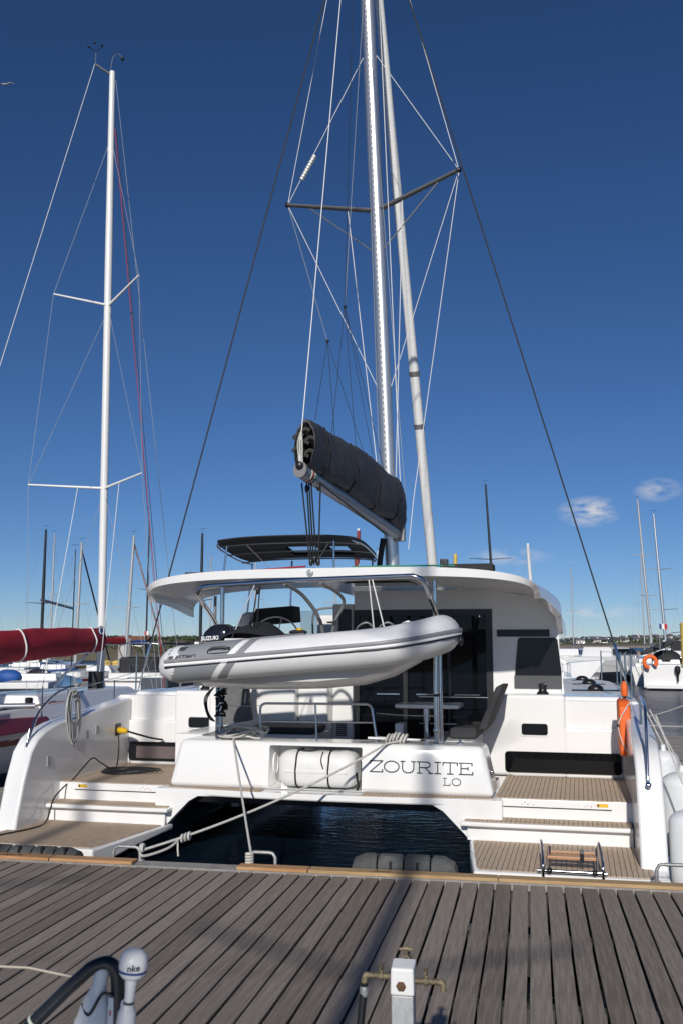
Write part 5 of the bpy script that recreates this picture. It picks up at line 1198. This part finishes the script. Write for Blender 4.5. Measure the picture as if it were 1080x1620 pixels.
# right background
sailboat('sailboat', 'black-masted yacht beyond the hard top with one pair of spreaders', .15, 47, R(3), 10.5, 3.3, 1.1, 11.4, 5.8, navy, dkm, spr=((.58, 1.35),), r=.085, lean=(-.55, -.4))
sailboat('sailboat', 'white yacht whose bare white mast tops out right of the hard top', 2.55, 38, R(3), 10, 3.2, 1.1, 6.6, 5.8, gel, alu_w, spr=(), r=.11, lean=(-.35, -.2), wind=False)
t_ = sailboat('sailboat', 'grey-hulled yacht with white stern, orange lifebuoy and outboard at the right', 9.55, 49.5, R(-10), 9.5, 3.1, 1.25, 9.3, 4.9, greyh, alu, spr=((.35, .9), (.62, .8)), r=.09, lean=(-.45, 0), stripe=None)
for nm_2, mbx, mt in (('stern_panel', MB().box(-1.15, 1.15, -.10, -.02, .15, 1.3), gel), ('swim_step', MB().box(-1.0, 1.0, -.5, -.05, .12, .3), gel), ('outboard', MB().lathe([(.05, -.5), (.07, -.1), (.14, 0), (.17, .15), (.15, .35), (.05, .42)], (.75, -.35, 1.0), 12), blackp), ('sail_roll', MB().tube([(-1.3, 1.2, 2.1), (-.2, 2.4, 2.55), (.4, 3.2, 2.8)], [.12, .2, .14], 10), bagm), ('spray_hood', MB().ball((0, 3.6, 1.7), .9, (1, .8, .7)), canvas)):
    mbx.build(nm_2, mt, t_, 40, org=Vector((0, 0, 0)))
lb = thing('lifebuoy', 'orange horseshoe lifebuoy on the stern of the grey yacht', 'lifebuoy', (8.75, 49.3, 1.5))
MB().tube([Vector((8.75 + .34 * math.cos(a), 49.2, 1.62 + .34 * math.sin(a))) for a in [R(-60 + 300 * k / 20 + 20) for k in range(21)]], .115, 10).build('buoy', orange, lb, 60)
sailboat('sailboat', 'white yacht with tall pale mast behind the grey yacht', 9.6, 56, R(-8), 11, 3.4, 1.2, 11.4, 5.8, gel, whm, spr=((.4, .9), (.65, .8)), r=.085, lean=(-.6, 0))
def cruiser(label, x, y, yaw, L, B, zd, hood=None, group='motor boats in the basin'):
    t = thing('motor_cruiser', label, 'motor boat', (x, y, 0), group=group); t.rotation_euler.z = yaw; o = Vector((0, 0, 0))
    sail_hull(t, L, B, zd, gel, navy if hood != 'plain' else None, navy, stern=.95, org=o)
    MB().hexa([(-B * .40, L * .18, zd), (B * .40, L * .18, zd), (B * .25, L * .75, zd), (-B * .25, L * .75, zd)], [(-B * .36, L * .2, zd + .95), (B * .36, L * .2, zd + .95), (B * .22, L * .55, zd + .9), (-B * .22, L * .55, zd + .9)]).build('cabin', gel, t, 30, bevel=.08, org=o)
    MB().hexa([(-B * .405, L * .22, zd + .42), (B * .405, L * .22, zd + .42), (B * .28, L * .66, zd + .42), (-B * .28, L * .66, zd + .42)], [(-B * .385, L * .23, zd + .82), (B * .385, L * .23, zd + .82), (B * .25, L * .6, zd + .8), (-B * .25, L * .6, zd + .8)]).build('cabin_window', tint, t, 0, org=o)
    MB().box(-B * .43, B * .43, L * .02, L * .18, zd, zd + .25).build('aft_cockpit', gel2, t, 30, bevel=.05, org=o)
    MB().box(-B * .38, B * .38, -.55, .02, .2, .34).build('bathing_platform', gel, t, 30, bevel=.03, org=o)
    if hood == 'dark': MB().box(-B * .34, B * .34, L * .10, L * .22, zd + .05, zd + 1.0).build('canopy', canvas, t, 30, bevel=.15, seg=3, org=o)
    MB().tube(smoothpath([(-B * .36, L * .2, zd + .9), (-B * .34, L * .16, zd + 1.6), (B * .34, L * .16, zd + 1.6), (B * .36, L * .2, zd + .9)]), .03, 6).build('radar_arch', steel, t, 60, org=o)
    for s in (-1, 1): MB().lathe([(.02, -.3), (.13, -.22), (.13, .22), (.02, .3)], (s * (B * .5 + .1), L * .35, zd * .55), 10).build('fender', bluep if s < 0 else fendw, t, 60, org=o)
    return t
cruiser('white motor cruiser with dark canopy seen stern-on left of the tender', -16.6, 33.5, R(6), 8.5, 2.9, 1.05, 'dark')
cruiser('white sport cruiser with dark hull band moored right of the shroud', 5.6, 62, R(-35), 9.5, 3.2, 1.5, 'plain')
cruiser('large white motor yacht behind the grey yacht at the right edge', 13.5, 66, R(-15), 13, 4.2, 1.9, 'dark')
cl = [(-19.0, 26.5, 'dark blue canvas bag', bluep), (-18.2, 27.5, 'black outboard cover', canvas), (-20.6, 27.0, 'grey fender bundle', hyl)]
for k, (x, y, lab, m_) in enumerate(cl):
    t = thing('deck_bag', lab + ' on the dark yacht under the red boom cover', 'bag', (x, y, 1.0)); MB().ball((x, y, 1.35), .45, (1.3, .8, .7)).build('bag', m_, t, 60); MB().tube([(x - .6, y, 1.0), (x - .2, y - .1, 1.5), (x + .5, y, 1.05)], .02, 5).build('lashing', ropew, t, 60)
cruiser('white motor boat half hidden at the left edge', -29, 36, R(12), 7, 2.6, .9, 'dark')
for (x, y, yw, lab, hd) in ((5.2, 96, -25, 'far white motor boat just right of the shroud', 'plain'), (9.5, 112, 10, 'far white cabin boat left of the two masts', 'dark'), (16.5, 104, -20, 'far white motor boat behind the yellow pile', 'plain'), (12.6, 126, 5, 'farthest white cabin boat under the far houses', 'plain')):
    cruiser(lab, x, y, R(yw), 8.5, 3.0, 1.2, hd)
for (x, y, mh, lab) in ((7.2, 100, 10, 'far white yacht with thin mast below the shroud'), (14.2, 92, 11, 'far white yacht with thin mast right of the flag')):
    sailboat('sailboat', lab, x, y, R(4), 9.5, 3.0, 1.1, mh, 5.3, gel, whm, spr=((.5, .8),), r=.07)
wb = thing('white_hull', 'long white hull with raked bow beyond the starboard side deck', 'boat', (2, 48, 0), group='motor boats in the basin'); o_ = Vector((2, 48, 0))
MB().hexa([(2.0, 48, -.1), (4.6, 48, -.1), (4.6, 50.5, -.1), (2.0, 50.5, -.1)], [(1.5, 47.7, 1.35), (6.2, 48.6, 1.75), (6.2, 49.9, 1.75), (1.5, 50.8, 1.35)]).build('hull', gel, wb, 30, bevel=.05)
MB().hexa([(2.0, 48.2, 1.3), (4.2, 48.3, 1.5), (4.2, 50.2, 1.5), (2.0, 50.4, 1.3)], [(2.1, 48.5, 1.9), (3.6, 48.5, 1.95), (3.6, 50, 1.95), (2.1, 50, 1.9)]).build('cabin', gel2, wb, 30, bevel=.08)
# small blue-covered workboats left
for k, (x, y, lab, cm) in enumerate(((-23.5, 36, 'low boat with bright blue tarpaulin behind the dark mast bag', bluep), (-20.2, 40, 'open boat under a blue cover near the two yellow posts', bluep), (-25.2, 30.5, 'grey inflatable workboat with rolled gear at the far left', hyl))):
    t = thing('open_boat', lab, 'boat', (x, y, 0), group='small boats on the left'); o_ = Vector((0, 0, 0)); t.rotation_euler.z = R(20 * k - 20)
    sail_hull(t, 5.5, 2.1, .75, (bluep, navy, navy)[k], None, None, stern=.9, org=o_)
    rg = [[(w * math.cos(a), yy, .74 + h * max(0, math.sin(a))) for a in [math.pi * i / 8 for i in range(9)]] + [(-w, yy, .6), (w, yy, .6)] for yy, w, h in ((.2, .9, .25), (1.5, .98, .55), (3.2, .9, .65), (4.6, .5, .35))]
    MB().loft(rg).build('cover', cm, t, 50, org=o_)
    MB().lathe([(.05, -.4), (.08, 0), (.15, .1), (.17, .3), (.13, .5), (.04, .56)], (.2, -.2, .75), 12).build('outboard', blackp if k else letw, t, 50, org=o_)
# piles
def pile(x, y, r, z, m_, label, cap=True):
    t = thing('mooring_pile', label, 'pile', (x, y, 0), group='harbour piles')
    MB().tube([(x, y, -1), (x, y, z)], r, 20).build('shaft', m_, t, 60)
    if cap: MB().lathe([(r * 1.06, 0), (r * 1.06, .08), (r * .8, .16)], (x, y, z - .02), 20).build('cap', m_, t, 40)
pile(-21.4, 43.5, .40, 2.85, conc, 'tall pale concrete pile between the furler and the white mast')
pile(-23.0, 44.5, .35, 1.55, yel, 'short yellow post left of the tall concrete pile')
pile(-22.3, 44.5, .30, 1.55, yel, 'second short yellow post next to the tall concrete pile')
pile(2.05, 31.5, .26, 3.05, conc, 'cream concrete pile against the right edge of the cabin')
pile(11.4, 53.0, .35, 3.85, yel, 'yellow-topped pile at the right picture edge')
pile(-1.8, 40, .10, 7.3, yel, 'thin yellow pole above the hard top', False)
# flags
def flag(x, y, z, w, h, cols, label):
    t = thing('flag', label, 'flag', (x, y, z))
    MB().tube([(x, y, z - 1.2), (x, y, z + h)], .012, 5).build('staff', whm, t, 60)
    for k, m_ in enumerate(cols):
        a = x + w * k / len(cols); b = x + w * (k + 1) / len(cols)
        MB().add([(a, y + .03 * k, z), (b, y + .06 * math.sin(k + 1), z - .05), (b, y + .06 * math.sin(k + 1), z + h - .05), (a, y + .03 * k, z + h)], [(0, 1, 2, 3)]).build('cloth', m_, t, 0)
flag(9.25, 48.5, 3.55, .45, .30, (blueb, letw, letr), 'small French tricolour beside the right-hand masts')
flag(-20.0, 43, 3.2, .22, .22, (letr, letw), 'tiny red and white flag above the tree line on the left')
fl = thing('furled_ensign', 'rolled red ensign on a thin staff behind the black bimini', 'flag', (-1.98, 12.0, 3.2))
MB().tube([(-1.98, 12.0, 3.0), (-1.94, 12.0, 5.35)], .03, 6).build('staff', alu_w, fl, 60)
MB().tube([(-2.0, 12.0, 4.2), (-1.97, 12.0, 4.7), (-1.93, 12.0, 5.3)], [.03, .07, .04], 8).build('rolled_cloth', mat('faded_red', (.25, .05, .04), .8, var=.4, vscale=9), fl, 60)
# gulls
def gull(x, y, z, s, label):
    t = thing('gull', label, 'gull', (x, y, z), group='gulls in the air')
    MB().ball((x, y, z), .09 * s, (.8, 2.2, .8)).build('body', letw, t, 60)
    for d in (-1, 1):
        MB().hexa([(x, y - .07 * s, z), (x + d * .35 * s, y - .02 * s, z + .14 * s), (x + d * .35 * s, y + .09 * s, z + .14 * s), (x, y + .1 * s, z)], [(x, y - .07 * s, z + .02), (x + d * .35 * s, y - .02 * s, z + .16 * s), (x + d * .35 * s, y + .09 * s, z + .16 * s), (x, y + .1 * s, z + .02)]).build('wing', letw, t, 0)
        MB().hexa([(x + d * .35 * s, y - .02 * s, z + .14 * s), (x + d * .68 * s, y + .08 * s, z + .06 * s), (x + d * .68 * s, y + .11 * s, z + .06 * s), (x + d * .35 * s, y + .09 * s, z + .14 * s)], [(x + d * .35 * s, y - .02 * s, z + .16 * s), (x + d * .68 * s, y + .08 * s, z + .07 * s), (x + d * .68 * s, y + .11 * s, z + .07 * s), (x + d * .35 * s, y + .09 * s, z + .16 * s)]).build('wing_tip', hystripe, t, 0)
gull(-34.5, 49.2, 43, 1, 'white gull high in the sky at the upper left')
gull(3.9, 60, 3.5, 1, 'white gull low over the far shore right of the cabin')
# two yachts berthed behind the viewpoint: their masts throw the long shadows across dock and stern
def behind(x, label, mh, sprz, spw):
    t = thing('sailboat', label, 'sailboat', (x, -7.1, 0), group='yachts berthed on the near side of the dock'); t.rotation_euler.z = math.pi; o = Vector((0, 0, 0))
    sail_hull(t, 11, 3.4, 1.0, gel, None, navy, org=o)
    MB().tube([(0, 7, .9), (0, 7, mh)], .085, 14).build('mast', alu, t, 60, org=o)
    for z, w in zip(sprz, spw):
        for s in (-1, 1): MB().tube([(0, 7, z), (s * w, 6.2, z + .05)], .028, 8).build('spreader', alu, t, 60, org=o)
    for s in (-1, 1): MB().tube([(0, 7, mh), (s * 1.5, 6.6, .9)], .006, 4).build('shroud', wire, t, 0, org=o)
behind(.92, 'white yacht berthed behind the viewpoint, its mast shadowing the name board', 14, (5.75, 9.8), (1.5, 1.1))
behind(-3.57, 'white yacht berthed behind the viewpoint, its mast shadowing the left platforms', 13, (6.4, 9.5), (1.5, 1.1))
